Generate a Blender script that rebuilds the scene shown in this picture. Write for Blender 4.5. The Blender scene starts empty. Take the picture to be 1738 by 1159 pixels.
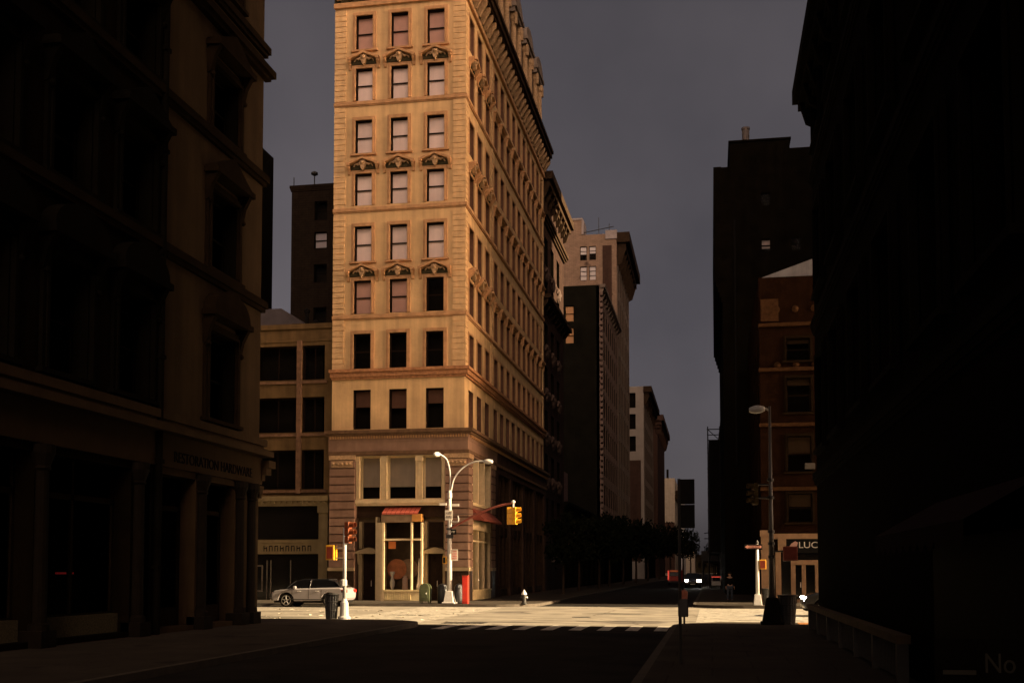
import bpy, bmesh, math, random
from mathutils import Vector, Matrix
R = math.radians
rnd = random.Random(7)
SC = bpy.context.scene
COL = SC.collection

# ---------------------------------------------------------------- camera
cam_data = bpy.data.cameras.new("camera")
cam = bpy.data.objects.new("camera", cam_data)
COL.objects.link(cam)
cam.location = (0, 0, 1.95)
cam.rotation_euler = (R(93.2), 0, R(10.192))
cam_data.lens = 38.94
cam_data.sensor_width = 36
cam_data.shift_y = 0.16306
cam_data.clip_start = 0.1
cam_data.clip_end = 6000
SC.camera = cam

# ---------------------------------------------------------------- sky, sun, exposure
SUN_EL, SUN_K = 23.0, 3.0          # the sun stands low over the right end of the avenue
wd = bpy.data.worlds.new("World")
SC.world = wd
wd.use_nodes = True
nt = wd.node_tree
nt.nodes.clear()
def wn(t, **k):
    n = nt.nodes.new(t)
    for a, b in k.items():
        setattr(n, a, b)
    return n
sky = wn('ShaderNodeTexSky', sky_type='NISHITA', sun_disc=False)
sky.sun_elevation = R(SUN_EL)
sky.sun_rotation = R(90 + SUN_K)
sky.air_density, sky.dust_density, sky.ozone_density = 1.0, 2.5, 1.0
hs = wn('ShaderNodeHueSaturation')
hs.inputs['Saturation'].default_value = 0.10
hs.inputs['Value'].default_value = 0.5
tc = wn('ShaderNodeTexCoord')
nz = wn('ShaderNodeTexNoise')
nz.inputs['Scale'].default_value = 2.4
nz.inputs['Detail'].default_value = 5
rmp = wn('ShaderNodeValToRGB')     # slate grey cloud deck
rmp.color_ramp.elements[0].position, rmp.color_ramp.elements[0].color = 0.36, (0.176, 0.160, 0.182, 1)
rmp.color_ramp.elements[1].position, rmp.color_ramp.elements[1].color = 0.66, (0.325, 0.283, 0.302, 1)
mul = wn('ShaderNodeMixRGB', blend_type='MULTIPLY')
mul.inputs[0].default_value = 1
bg = wn('ShaderNodeBackground')
bg.inputs['Strength'].default_value = 0.05
wo = wn('ShaderNodeOutputWorld')
L = nt.links.new
L(tc.outputs['Generated'], nz.inputs['Vector'])
L(nz.outputs['Fac'], rmp.inputs['Fac'])
L(sky.outputs['Color'], hs.inputs['Color'])
L(hs.outputs['Color'], mul.inputs[1])
L(rmp.outputs['Color'], mul.inputs[2])
# bright gaps in the cloud: one behind the camera, one of haze round the low sun
nrm = wn('ShaderNodeVectorMath', operation='NORMALIZE')
L(tc.outputs['Generated'], nrm.inputs[0])
total = mul.outputs['Color']
for (dirv, power, colour) in (((0.42, -0.86, 0.30), 9.0, (25.0, 16.8, 12.0)), ((0.97, -0.17, 0.20), 45.0, (230.0, 140.0, 78.0))):
    vm = wn('ShaderNodeVectorMath', operation='DOT_PRODUCT')
    vm.inputs[1].default_value = tuple(Vector(dirv).normalized())
    L(nrm.outputs[0], vm.inputs[0])
    mx0 = wn('ShaderNodeMath', operation='MAXIMUM')
    mx0.inputs[1].default_value = 0.0
    L(vm.outputs['Value'], mx0.inputs[0])
    pw = wn('ShaderNodeMath', operation='POWER')
    pw.inputs[1].default_value = power
    L(mx0.outputs[0], pw.inputs[0])
    aur = wn('ShaderNodeMixRGB', blend_type='MULTIPLY')
    aur.inputs[0].default_value = 1
    aur.inputs[2].default_value = (*colour, 1)
    L(pw.outputs[0], aur.inputs[1])
    addn = wn('ShaderNodeMixRGB', blend_type='ADD')
    addn.inputs[0].default_value = 1
    L(total, addn.inputs[1])
    L(aur.outputs['Color'], addn.inputs[2])
    total = addn.outputs['Color']
L(addn.outputs['Color'], bg.inputs['Color'])
L(bg.outputs['Background'], wo.inputs['Surface'])

sd = bpy.data.lights.new("sun", 'SUN')
sd.energy = 5.0
sd.angle = R(0.8)
sd.color = (1.0, 0.76, 0.46)
sun = bpy.data.objects.new("sun", sd)
COL.objects.link(sun)
sv = Vector((math.cos(R(SUN_EL)) * math.cos(R(SUN_K)), -math.cos(R(SUN_EL)) * math.sin(R(SUN_K)), math.sin(R(SUN_EL))))
sun.rotation_euler = sv.to_track_quat('Z', 'Y').to_euler()
sun.location = (60, 20, 60)

vs = SC.view_settings
vs.view_transform = 'Standard'
vs.look = 'None'
vs.exposure = 2.25
vs.gamma = 1.0
vs.use_curve_mapping = False

# ---------------------------------------------------------------- materials
MATS = {}
def mat(name, col, rough=0.8, var=0.25, scale=3.0, bump=0.0, metal=0.0, streak=0.0, joints=None, emit=None, spec=0.35, stain=None):
    """principled with noise mottling, optional vertical streaks, block joints (w, h, depth), stains"""
    if name in MATS:
        return MATS[name]
    m = bpy.data.materials.new(name)
    MATS[name] = m
    m.use_nodes = True
    t = m.node_tree
    b = t.nodes['Principled BSDF']
    b.inputs['Roughness'].default_value = rough
    b.inputs['Metallic'].default_value = metal
    b.inputs['Specular IOR Level'].default_value = spec if spec > 0.4 else min(spec, 1.2 * max(col))
    if emit:
        b.inputs['Emission Color'].default_value = (*emit[0], 1)
        b.inputs['Emission Strength'].default_value = emit[1]
    co = t.nodes.new('ShaderNodeTexCoord')
    geo = t.nodes.new('ShaderNodeNewGeometry')
    def noise(sc, vec=None, det=6):
        n = t.nodes.new('ShaderNodeTexNoise')
        n.inputs['Scale'].default_value = sc
        n.inputs['Detail'].default_value = det
        n.inputs['Roughness'].default_value = 0.6
        t.links.new(vec if vec else geo.outputs['Position'], n.inputs['Vector'])
        return n.outputs['Fac']
    def ramp(fac, p0, c0, p1, c1):
        r = t.nodes.new('ShaderNodeValToRGB')
        r.color_ramp.elements[0].position, r.color_ramp.elements[0].color = p0, (*c0, 1)
        r.color_ramp.elements[1].position, r.color_ramp.elements[1].color = p1, (*c1, 1)
        t.links.new(fac, r.inputs['Fac'])
        return r.outputs['Color']
    def mix(kind, fac, a, bb):
        n = t.nodes.new('ShaderNodeMixRGB')
        n.blend_type = kind
        if isinstance(fac, float):
            n.inputs[0].default_value = fac
        else:
            t.links.new(fac, n.inputs[0])
        for i, s in ((1, a), (2, bb)):
            if isinstance(s, tuple):
                n.inputs[i].default_value = (*s, 1)
            else:
                t.links.new(s, n.inputs[i])
        return n.outputs['Color']
    c0 = tuple(x * (1 - var) for x in col)
    c1 = tuple(min(1, x * (1 + var)) for x in col)
    c = ramp(noise(scale), 0.3, c0, 0.7, c1)
    if streak:
        mp = t.nodes.new('ShaderNodeMapping')
        mp.inputs['Scale'].default_value = (2.2, 2.2, 0.12)
        t.links.new(geo.outputs['Position'], mp.inputs['Vector'])
        s = ramp(noise(1.0, mp.outputs['Vector']), 0.35, (1 - streak,) * 3, 0.62, (1, 1, 1))
        c = mix('MULTIPLY', 1.0, c, s)
    if stain:
        f = ramp(noise(stain[1], None, 3), stain[2], (0, 0, 0), stain[2] + 0.06, (1, 1, 1))
        c = mix('MIX', f, c, stain[0])
    bsrc = None
    if joints:
        # joints on vertical faces: brick pattern in (x+y, z); on floors: (x, y)
        sp = t.nodes.new('ShaderNodeSeparateXYZ')
        t.links.new(geo.outputs['Position'], sp.inputs[0])
        cb = t.nodes.new('ShaderNodeCombineXYZ')
        if len(joints) > 3:
            t.links.new(sp.outputs[0], cb.inputs[0])
            t.links.new(sp.outputs[1], cb.inputs[1])
        else:
            ad = t.nodes.new('ShaderNodeMath')
            t.links.new(sp.outputs[0], ad.inputs[0])
            t.links.new(sp.outputs[1], ad.inputs[1])
            t.links.new(ad.outputs[0], cb.inputs[0])
            t.links.new(sp.outputs[2], cb.inputs[1])
        br = t.nodes.new('ShaderNodeTexBrick')
        br.inputs['Scale'].default_value = 1
        br.inputs['Brick Width'].default_value = joints[0]
        br.inputs['Row Height'].default_value = joints[1]
        br.inputs['Mortar Size'].default_value = joints[2]
        br.inputs['Color1'].default_value = (1, 1, 1, 1)
        br.inputs['Color2'].default_value = (0.82, 0.82, 0.82, 1)
        br.inputs['Mortar'].default_value = (0.55, 0.53, 0.5, 1)
        t.links.new(cb.outputs[0], br.inputs['Vector'])
        c = mix('MULTIPLY', 0.8, c, br.outputs['Color'])
    t.links.new(c, b.inputs['Base Color'])
    if bump:
        bp = t.nodes.new('ShaderNodeBump')
        bp.inputs['Strength'].default_value = bump
        bp.inputs['Distance'].default_value = 0.05
        t.links.new(noise(scale * 9), bp.inputs['Height'])
        t.links.new(bp.outputs['Normal'], b.inputs['Normal'])
    return m

def glass(name, tint=(1, 1, 1), refl=0.12, rough=0.02):
    if name in MATS:
        return MATS[name]
    m = bpy.data.materials.new(name)
    MATS[name] = m
    m.use_nodes = True
    t = m.node_tree
    t.nodes.clear()
    tr = t.nodes.new('ShaderNodeBsdfTransparent')
    tr.inputs[0].default_value = (*tint, 1)
    gl = t.nodes.new('ShaderNodeBsdfGlossy')
    gl.inputs['Roughness'].default_value = rough
    fr = t.nodes.new('ShaderNodeLayerWeight')
    fr.inputs[0].default_value = refl
    mx = t.nodes.new('ShaderNodeMixShader')
    o = t.nodes.new('ShaderNodeOutputMaterial')
    # a little waviness in old panes
    g = t.nodes.new('ShaderNodeNewGeometry')
    n = t.nodes.new('ShaderNodeTexNoise')
    n.inputs['Scale'].default_value = 0.9
    bp = t.nodes.new('ShaderNodeBump')
    bp.inputs['Strength'].default_value = 0.05
    t.links.new(g.outputs['Position'], n.inputs['Vector'])
    t.links.new(n.outputs['Fac'], bp.inputs['Height'])
    t.links.new(bp.outputs['Normal'], gl.inputs['Normal'])
    t.links.new(fr.outputs['Fresnel'], mx.inputs[0])
    t.links.new(tr.outputs[0], mx.inputs[1])
    t.links.new(gl.outputs[0], mx.inputs[2])
    t.links.new(mx.outputs[0], o.inputs['Surface'])
    return m

STONE = mat('buff_stone', (0.63, 0.42, 0.205), 0.85, 0.14, 0.8, 0.25, streak=0.24)
STONE2 = mat('buff_trim', (0.47, 0.265, 0.125), 0.85, 0.2, 2.5, 0.3, streak=0.2)
QUOIN = mat('quoin_stone', (0.62, 0.41, 0.205), 0.85, 0.16, 2.2, 0.3, streak=0.15)
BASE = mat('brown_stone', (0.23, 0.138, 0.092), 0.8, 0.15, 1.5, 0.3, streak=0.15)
CREAM = mat('cream_paint', (0.66, 0.52, 0.30), 0.6, 0.12, 3.0, 0.1, streak=0.12)
DARKOLIVE = mat('dark_olive', (0.050, 0.042, 0.022), 0.9, 0.4, 6, 0.4)  # dark olive colour for hood recesses and the band behind the brackets
CARVE = mat('carved_stone', (0.40, 0.26, 0.14), 0.9, 0.3, 7, 0.5)
DKWOOD = mat('dark_painted_wood', (0.018, 0.011, 0.007), 0.6, 0.3, 4)
BLIND = mat('sky_pale_blind', (0.86, 0.70, 0.63), 0.85, 0.16, 0.35, streak=0.1)  # pale tone stands in for sky mirrored in the upper panes
BLINDR = mat('rose_blind', (0.55, 0.33, 0.26), 0.85, 0.1, 1.2)
BLINDB = mat('brown_blind', (0.11, 0.055, 0.036), 0.85, 0.15, 1.2)
DARKIN = mat('dark_interior', (0.010, 0.008, 0.006), 0.95, 0.2, 2)
BRONZE = mat('dark_bronze_cornice', (0.035, 0.021, 0.012), 0.7, 0.3, 3, 0.3)
GRANITE = mat('polished_dark_granite', (0.035, 0.022, 0.014), 0.35, 0.4, 9)
GLASS = glass('window_glass', (0.97, 0.97, 0.97), 0.10)
DIMGLASS = glass('grimy_glass', (0.3, 0.3, 0.3), 0.02, 0.15)
REVEAL = mat('brown_reveal', (0.115, 0.060, 0.038), 0.8, 0.2, 4)
SHOPGLASS = glass('shop_glass', (0.9, 0.9, 0.88), 0.08)
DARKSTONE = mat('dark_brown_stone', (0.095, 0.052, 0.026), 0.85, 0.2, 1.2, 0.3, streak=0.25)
DARKBRICK = mat('dark_brick', (0.020, 0.014, 0.010), 0.9, 0.25, 2, 0.3, joints=(0.6, 0.2, 0.02))  # brick colour lowered to imitate deep shade
BROWNBRICK = mat('brown_brick', (0.30, 0.20, 0.135), 0.9, 0.18, 1.5, 0.3, joints=(0.7, 0.22, 0.02), stain=((0.06, 0.03, 0.02), 0.22, 0.64))
PALEBRICK = mat('pale_brick', (0.42, 0.35, 0.26), 0.9, 0.12, 1.0, 0.2, streak=0.2)
LIMEGREY = mat('grey_limestone', (0.20, 0.155, 0.12), 0.85, 0.2, 0.9, 0.3, streak=0.25)
REDDISH = mat('red_brown_stone', (0.065, 0.036, 0.026), 0.85, 0.2, 1.2, 0.3, streak=0.2)
LOFT = mat('loft_stone', (0.13, 0.08, 0.033), 0.85, 0.2, 1.2, 0.3, streak=0.25)
LOFTCREAM = mat('loft_cream_front', (0.20, 0.15, 0.075), 0.75, 0.15, 2, 0.2, streak=0.2)
BLACKSTONE = mat('black_stone', (0.0075, 0.006, 0.004), 0.85, 0.3, 1, 0.2, streak=0.2)  # near-black base colour, set low to imitate the black of shade
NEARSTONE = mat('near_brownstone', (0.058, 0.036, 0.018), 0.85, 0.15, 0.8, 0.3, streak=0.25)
NEARTRIM = mat('near_dark_trim', (0.016, 0.010, 0.005), 0.8, 0.25, 2, 0.3)
IRON = mat('black_iron', (0.014, 0.012, 0.010), 0.55, 0.3, 6, 0.1, spec=0.5)
STEEL = mat('grey_painted_steel', (0.42, 0.40, 0.37), 0.45, 0.12, 8, 0.05, spec=0.5)
ALU = mat('silver_painted_metal', (0.58, 0.56, 0.52), 0.4, 0.1, 8, spec=0.5)
YEL = mat('signal_yellow', (0.62, 0.30, 0.012), 0.45, 0.15, 9, spec=0.5)
SIGNW = mat('white_sign_face', (0.68, 0.62, 0.52), 0.5, 0.06, 6)
SIGNB = mat('black_sign_face', (0.012, 0.012, 0.012), 0.5, 0.2, 6)
SIGNBACK = mat('bare_aluminium_back', (0.012, 0.011, 0.010), 0.5, 0.2, 5)
REDP = mat('red_paint', (0.55, 0.022, 0.008), 0.45, 0.12, 5, spec=0.5)
DKRED = mat('dark_red_enamel', (0.20, 0.030, 0.012), 0.5, 0.2, 5)
AWNRED = mat('red_awning_cloth', (0.42, 0.09, 0.055), 0.85, 0.15, 4)
OLIVE = mat('olive_green_paint', (0.055, 0.065, 0.025), 0.5, 0.2, 4, spec=0.5)
PLASTIC = mat('black_bag_plastic', (0.010, 0.010, 0.011), 0.3, 0.2, 6, 0.6, spec=0.6)
RUBBER = mat('tyre_rubber', (0.012, 0.011, 0.010), 0.85, 0.2, 9)
RIM = mat('alloy_rim', (0.5, 0.48, 0.45), 0.3, 0.05, 5, metal=0.8)
WHITEPAINT = mat('white_car_paint', (0.66, 0.62, 0.60), 0.28, 0.03, 2, spec=0.6)
BLACKPAINT = mat('black_car_paint', (0.010, 0.010, 0.011), 0.2, 0.1, 2, spec=0.6)
CARGLASS = mat('dark_car_glass', (0.003, 0.003, 0.0035), 0.16, 0.1, 2, spec=0.42)
REDLENS = mat('red_lens', (0.42, 0.02, 0.015), 0.2, 0.1, 5, spec=0.6)
TAILON = mat('lit_red_lamp', (0.5, 0.02, 0.01), 0.3, 0.1, 5, emit=((1.0, 0.10, 0.06), 0.12))
HEADON = mat('lit_headlamp', (0.9, 0.9, 0.85), 0.3, 0.02, 5, emit=((1.0, 0.93, 0.78), 30.0))
ORANGELIT = mat('lit_orange_lamp', (0.6, 0.2, 0.03), 0.4, 0.1, 5, emit=((1.0, 0.20, 0.05), 0.03))
BARK = mat('tree_bark', (0.035, 0.024, 0.016), 0.9, 0.3, 8, 0.4)
LEAF = mat('dark_leaves', (0.007, 0.008, 0.004), 0.8, 0.5, 1.2)
SKIN = mat('skin', (0.34, 0.20, 0.14), 0.6, 0.05, 9)
JACKET = mat('dark_jacket', (0.008, 0.007, 0.006), 0.85, 0.2, 9)
JEANS = mat('blue_jeans', (0.06, 0.075, 0.10), 0.85, 0.15, 9)
HAIR = mat('dark_hair', (0.015, 0.010, 0.007), 0.7, 0.2, 20)
ZINC = mat('pale_zinc_roof', (0.20, 0.20, 0.22), 0.5, 0.12, 3, streak=0.2)
ROOF = mat('tar_roof', (0.03, 0.028, 0.026), 0.9, 0.2, 2)

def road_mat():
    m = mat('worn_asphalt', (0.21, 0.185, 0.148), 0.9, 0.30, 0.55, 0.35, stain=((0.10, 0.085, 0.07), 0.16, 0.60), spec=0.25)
    t = m.node_tree
    b = t.nodes['Principled BSDF']
    src = b.inputs['Base Color'].links[0].from_socket
    g = t.nodes.new('ShaderNodeNewGeometry')
    v = t.nodes.new('ShaderNodeTexVoronoi')
    v.feature = 'DISTANCE_TO_EDGE'
    v.inputs['Scale'].default_value = 0.33
    nn = t.nodes.new('ShaderNodeTexNoise')
    nn.inputs['Scale'].default_value = 1.5
    av = t.nodes.new('ShaderNodeMixRGB')
    av.inputs[0].default_value = 0.35
    t.links.new(g.outputs['Position'], nn.inputs['Vector'])
    t.links.new(g.outputs['Position'], av.inputs[1])
    t.links.new(nn.outputs['Color'], av.inputs[2])
    t.links.new(av.outputs[0], v.inputs['Vector'])
    r = t.nodes.new('ShaderNodeValToRGB')
    r.color_ramp.elements[0].position, r.color_ramp.elements[0].color = 0.0, (0.45, 0.42, 0.4, 1)
    r.color_ramp.elements[1].position, r.color_ramp.elements[1].color = 0.018, (1, 1, 1, 1)
    t.links.new(v.outputs['Distance'], r.inputs['Fac'])
    # wheel tracks running along the avenue (its own long direction)
    w = t.nodes.new('ShaderNodeTexWave')
    w.bands_direction = 'Y'
    w.inputs['Scale'].default_value = 0.16
    w.inputs['Distortion'].default_value = 1.2
    w.inputs['Detail'].default_value = 3
    t.links.new(g.outputs['Position'], w.inputs['Vector'])
    r2 = t.nodes.new('ShaderNodeValToRGB')
    r2.color_ramp.elements[0].color = (0.80, 0.79, 0.77, 1)
    r2.color_ramp.elements[1].color = (1.1, 1.1, 1.1, 1)
    t.links.new(w.outputs['Fac'], r2.inputs['Fac'])
    for s in (r.outputs['Color'], r2.outputs['Color']):
        x = t.nodes.new('ShaderNodeMixRGB')
        x.blend_type = 'MULTIPLY'
        x.inputs[0].default_value = 1
        t.links.new(src, x.inputs[1])
        t.links.new(s, x.inputs[2])
        src = x.outputs[0]
    t.links.new(src, b.inputs['Base Color'])
    return m
ASPHALT = road_mat()
PAVE = mat('concrete_flags', (0.050, 0.040, 0.030), 0.9, 0.2, 0.7, 0.3, joints=(1.5, 1.5, 0.02, 1), stain=((0.03, 0.024, 0.019), 0.5, 0.62))
KERB = mat('granite_kerb', (0.075, 0.063, 0.05), 0.85, 0.2, 3, 0.3)
PAINTW = mat('worn_white_paint', (0.42, 0.385, 0.32), 0.8, 0.15, 2, 0.2, stain=((0.16, 0.14, 0.115), 2.2, 0.55))
TACT = mat('tactile_orange_pad', (0.34, 0.13, 0.03), 0.85, 0.25, 8, 0.5)
LITTER = mat('litter_paper', (0.5, 0.44, 0.34), 0.9, 0.3, 5)

# ---------------------------------------------------------------- mesh helpers
class MB:
    """collects shapes into one mesh; T maps a local point into thing space"""
    def __init__(s, T=None):
        s.v, s.f, s.T = [], [], T or (lambda p: p)
    def add(s, pts, faces):
        n = len(s.v)
        s.v += [tuple(s.T(p)) for p in pts]
        s.f += [tuple(i + n for i in f) for f in faces]
        return s
    def quad(s, a, b, c, d):
        return s.add([a, b, c, d], [(0, 1, 2, 3)])
    def box(s, x0, x1, y0, y1, z0, z1):
        p = [(x, y, z) for z in (z0, z1) for y in (y0, y1) for x in (x0, x1)]
        return s.add(p, [(0, 2, 3, 1), (4, 5, 7, 6), (0, 1, 5, 4), (2, 6, 7, 3), (0, 4, 6, 2), (1, 3, 7, 5)])
    def taper(s, x0, x1, y0, y1, z0, z1, k):
        cx, cy = (x0 + x1) / 2, (y0 + y1) / 2
        p = [(x, y, z0) for y in (y0, y1) for x in (x0, x1)]
        p += [(cx + (x - cx) * k, cy + (y - cy) * k, z1) for y in (y0, y1) for x in (x0, x1)]
        return s.add(p, [(0, 2, 3, 1), (4, 5, 7, 6), (0, 1, 5, 4), (2, 6, 7, 3), (0, 4, 6, 2), (1, 3, 7, 5)])
    def prism(s, poly, a0, a1, axes):
        """poly in 2 axes, extruded a0..a1 on the third; axes like 'xz' """
        i, j = 'xyz'.index(axes[0]), 'xyz'.index(axes[1])
        k = 3 - i - j
        pts = []
        for a in (a0, a1):
            for (u, w) in poly:
                q = [0, 0, 0]
                q[i], q[j], q[k] = u, w, a
                pts.append(tuple(q))
        n = len(poly)
        fs = [tuple(range(n - 1, -1, -1)), tuple(range(n, 2 * n))]
        fs += [(q, (q + 1) % n, n + (q + 1) % n, n + q) for q in range(n)]
        return s.add(pts, fs)
    def tube(s, pts, r, n=8, cap=True):
        pts = [Vector(p) for p in pts]
        rs = r if isinstance(r, (list, tuple)) else [r] * len(pts)
        up = None
        rings = []
        for q, p in enumerate(pts):
            d = (pts[min(q + 1, len(pts) - 1)] - pts[max(q - 1, 0)]).normalized()
            a = d.orthogonal().normalized() if up is None else (up - d * up.dot(d)).normalized()
            up = a
            b = d.cross(a)
            rings.append([p + (a * math.cos(2 * math.pi * t / n) + b * math.sin(2 * math.pi * t / n)) * rs[q] for t in range(n)])
        fs = []
        for q in range(len(pts) - 1):
            for t in range(n):
                fs.append((q * n + t, q * n + (t + 1) % n, (q + 1) * n + (t + 1) % n, (q + 1) * n + t))
        if cap:
            fs.append(tuple(range(n - 1, -1, -1)))
            fs.append(tuple(range((len(pts) - 1) * n, len(pts) * n)))
        return s.add([tuple(v) for ring in rings for v in ring], fs)
    def lathe(s, prof, c=(0, 0, 0), n=16, axis='z'):
        pts, fs = [], []
        for (r, h) in prof:
            for t in range(n):
                a = 2 * math.pi * t / n
                q = (r * math.cos(a), r * math.sin(a), h)
                if axis == 'y':
                    q = (q[0], q[2], q[1])
                elif axis == 'x':
                    q = (q[2], q[0], q[1])
                pts.append((c[0] + q[0], c[1] + q[1], c[2] + q[2]))
        for q in range(len(prof) - 1):
            for t in range(n):
                fs.append((q * n + t, q * n + (t + 1) % n, (q + 1) * n + (t + 1) % n, (q + 1) * n + t))
        fs.append(tuple(range(n - 1, -1, -1)))
        fs.append(tuple(range((len(prof) - 1) * n, len(prof) * n)))
        return s.add(pts, fs)
    def build(s, name, m, parent=None, bevel=0, smooth=False, seg=2):
        me = bpy.data.meshes.new(name)
        off = Vector(parent.get('_o', (0, 0, 0))) if parent is not None else Vector()
        me.from_pydata([tuple(Vector(p) - off) for p in s.v], [], s.f)
        bm = bmesh.new()
        bm.from_mesh(me)
        bmesh.ops.recalc_face_normals(bm, faces=bm.faces)
        bm.to_mesh(me)
        bm.free()
        me.materials.append(m)
        if smooth:
            for p in me.polygons:
                p.use_smooth = True
        o = bpy.data.objects.new(name, me)
        COL.objects.link(o)
        if parent is not None:
            o.parent = parent
            o['_o'] = tuple(off)
        if bevel:
            b = o.modifiers.new('bevel', 'BEVEL')
            b.width = bevel
            b.segments = seg
            b.limit_method = 'ANGLE'
            b.angle_limit = R(40)
        return o

def tag(o, label=None, cat=None, group=None, kind=None):
    if label: o['label'] = label
    if cat: o['category'] = cat
    if group: o['group'] = group
    if kind: o['kind'] = kind
    return o
def thing(name, label, cat, loc=(0, 0, 0), group=None, local=False, rz=0):
    """an Empty at the thing's base; parts are given in world space unless local"""
    o = bpy.data.objects.new(name, None)
    o.empty_display_size = 0.2
    COL.objects.link(o)
    o.location = loc
    o.rotation_euler = (0, 0, rz)
    o['_o'] = (0, 0, 0) if local else tuple(loc)
    return tag(o, label, cat, group)
def copy_tree(o, parent=None):
    c = o.copy()
    COL.objects.link(c)
    if parent is not None:
        c.parent = parent
    for ch in list(o.children):
        copy_tree(ch, c)
    return c
def text_mesh(body, size, T, name, m, parent=None, depth=0.01, align='LEFT'):
    cu = bpy.data.curves.new(name, 'FONT')
    cu.body = body
    cu.size = size
    cu.extrude = depth
    cu.align_x = align
    o = bpy.data.objects.new(name, cu)
    COL.objects.link(o)
    bpy.context.view_layer.update()
    me = bpy.data.meshes.new_from_object(o)
    bpy.data.objects.remove(o)
    mb = MB(T)
    mb.add([tuple(v.co) for v in me.vertices], [tuple(p.vertices) for p in me.polygons])
    return mb.build(name, m, parent)

def frame(ox, oy, ux, uy, nx, ny):
    """facade frame: local (u along, d outward, v up)"""
    return lambda p: (ox + ux * p[0] + nx * p[1], oy + uy * p[0] + ny * p[1], p[2])
def S_face(x0, y): return frame(x0, y, 1, 0, 0, -1)
def E_face(x, y0): return frame(x, y0, 0, 1, 1, 0)
def W_face(x, y0): return frame(x, y0, 0, 1, -1, 0)

def wall_grid(mb, u0, u1, v0, v1, holes, depth=0.35):
    us = sorted({u0, u1, *[h[0] for h in holes], *[h[1] for h in holes]})
    vs_ = sorted({v0, v1, *[h[2] for h in holes], *[h[3] for h in holes]})
    us = [u for u in us if u0 <= u <= u1]
    vs_ = [v for v in vs_ if v0 <= v <= v1]
    for j in range(len(vs_) - 1):
        run = None
        for i in range(len(us) - 1):
            cu, cv = (us[i] + us[i + 1]) / 2, (vs_[j] + vs_[j + 1]) / 2
            hole = any(h[0] < cu < h[1] and h[2] < cv < h[3] for h in holes)
            if not hole:
                run = [us[i], us[i + 1]] if run is None else [run[0], us[i + 1]]
            if run and (hole or i == len(us) - 2):
                mb.quad((run[0], 0, vs_[j]), (run[1], 0, vs_[j]), (run[1], 0, vs_[j + 1]), (run[0], 0, vs_[j + 1]))
                run = None
    for (a, b, c, d) in holes:
        mb.quad((a, 0, c), (a, -depth, c), (a, -depth, d), (a, 0, d))
        mb.quad((b, 0, c), (b, -depth, c), (b, -depth, d), (b, 0, d))
        mb.quad((a, 0, c), (b, 0, c), (b, -depth, c), (a, -depth, c))
        mb.quad((a, 0, d), (b, 0, d), (b, -depth, d), (a, -depth, d))
    return mb

def sash_window(T, h, parent, depth=0.3, surround=None, m_sur=STONE2, m_fr=DKWOOD, blind=1.0, m_bl=BLIND, sill=True, rails=1, name='window', m_gl=GLASS, fw=0.07, mull=0):
    """window > sash, pane, blind.  The window mesh is its stone surround (or its frame)"""
    a, b, c, d = h
    w = MB(T)
    if surround:
        s, t = surround
        w.box(a - s, a, -0.02, t, c, d + s)
        w.box(b, b + s, -0.02, t, c, d + s)
        w.box(a, b, -0.02, t, d, d + s)
        w.box(a - s * 0.45, a, t - 0.002, t * 1.43, c, d + s * 0.45)
        w.box(b, b + s * 0.45, t - 0.002, t * 1.43, c, d + s * 0.45)
        w.box(a, b, t - 0.002, t * 1.43, d, d + s * 0.45)
        if sill:
            w.box(a - s - 0.1, b + s + 0.1, -0.02, t + 0.09, c - 0.12, c - 0.003)
        win = w.build(name, m_sur, parent)
    f = MB(T)
    y0, y1 = -depth, -depth + 0.07
    f.box(a, a + fw, y0, y1, c, d)
    f.box(b - fw, b, y0, y1, c, d)
    f.box(a + fw, b - fw, y0, y1, c, c + fw)
    f.box(a + fw, b - fw, y0, y1, d - fw, d)
    for q in range(rails):
        z = c + (d - c) * (q + 1) / (rails + 1)
        f.box(a + fw, b - fw, y0, y1 - 0.01, z - 0.035, z + 0.035)
    for q in range(mull):
        u = a + (b - a) * (q + 1) / (mull + 1)
        f.box(u - 0.03, u + 0.03, y0 + 0.01, y1 + 0.01, c + fw, d - fw)
    # dark boards lining the reveal inside the stone
    f.box(a, a + 0.012, y1, -0.02, c, d)
    f.box(b - 0.012, b, y1, -0.02, c, d)
    f.box(a + 0.012, b - 0.012, y1, -0.02, d - 0.012, d)
    if surround:
        f.build('sash', m_fr, win)
    else:
        win = f.build(name, m_fr, parent)
    g = MB(T)
    yy = -depth + 0.02
    g.quad((a + fw, yy, c + fw), (b - fw, yy, c + fw), (b - fw, yy, d - fw), (a + fw, yy, d - fw))
    g.build('pane', m_gl, win)
    if blind > 0:
        bl = MB(T)
        z0 = d - (d - c) * blind
        bl.box(a + fw * 0.6, b - fw * 0.6, -depth - 0.07, -depth - 0.05, z0, d)
        bl.build('blind', m_bl, win)
    return win

# ---------------------------------------------------------------- ground, road, pavements
g = MB()
g.quad((-1500, -300, -0.02), (1500, -300, -0.02), (1500, 3000, -0.02), (-1500, 3000, -0.02))
tag(g.build('ground', PAVE), kind='structure')
g = MB()
g.quad((-300, 39, 0), (300, 39, 0), (300, 60, 0), (-300, 60, 0))
tag(g.build('avenue_road', ASPHALT), kind='structure')
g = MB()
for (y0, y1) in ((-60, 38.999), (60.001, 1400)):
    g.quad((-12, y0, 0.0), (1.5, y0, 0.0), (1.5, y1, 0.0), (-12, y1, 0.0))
tag(g.build('street_road', mat('shaded_asphalt', (0.020, 0.0175, 0.015), 0.85, 0.3, 0.6, 0.35, stain=((0.012, 0.011, 0.010), 0.2, 0.58))), kind='structure')  # street asphalt darker than the avenue's, its shade put into the colour

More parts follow.
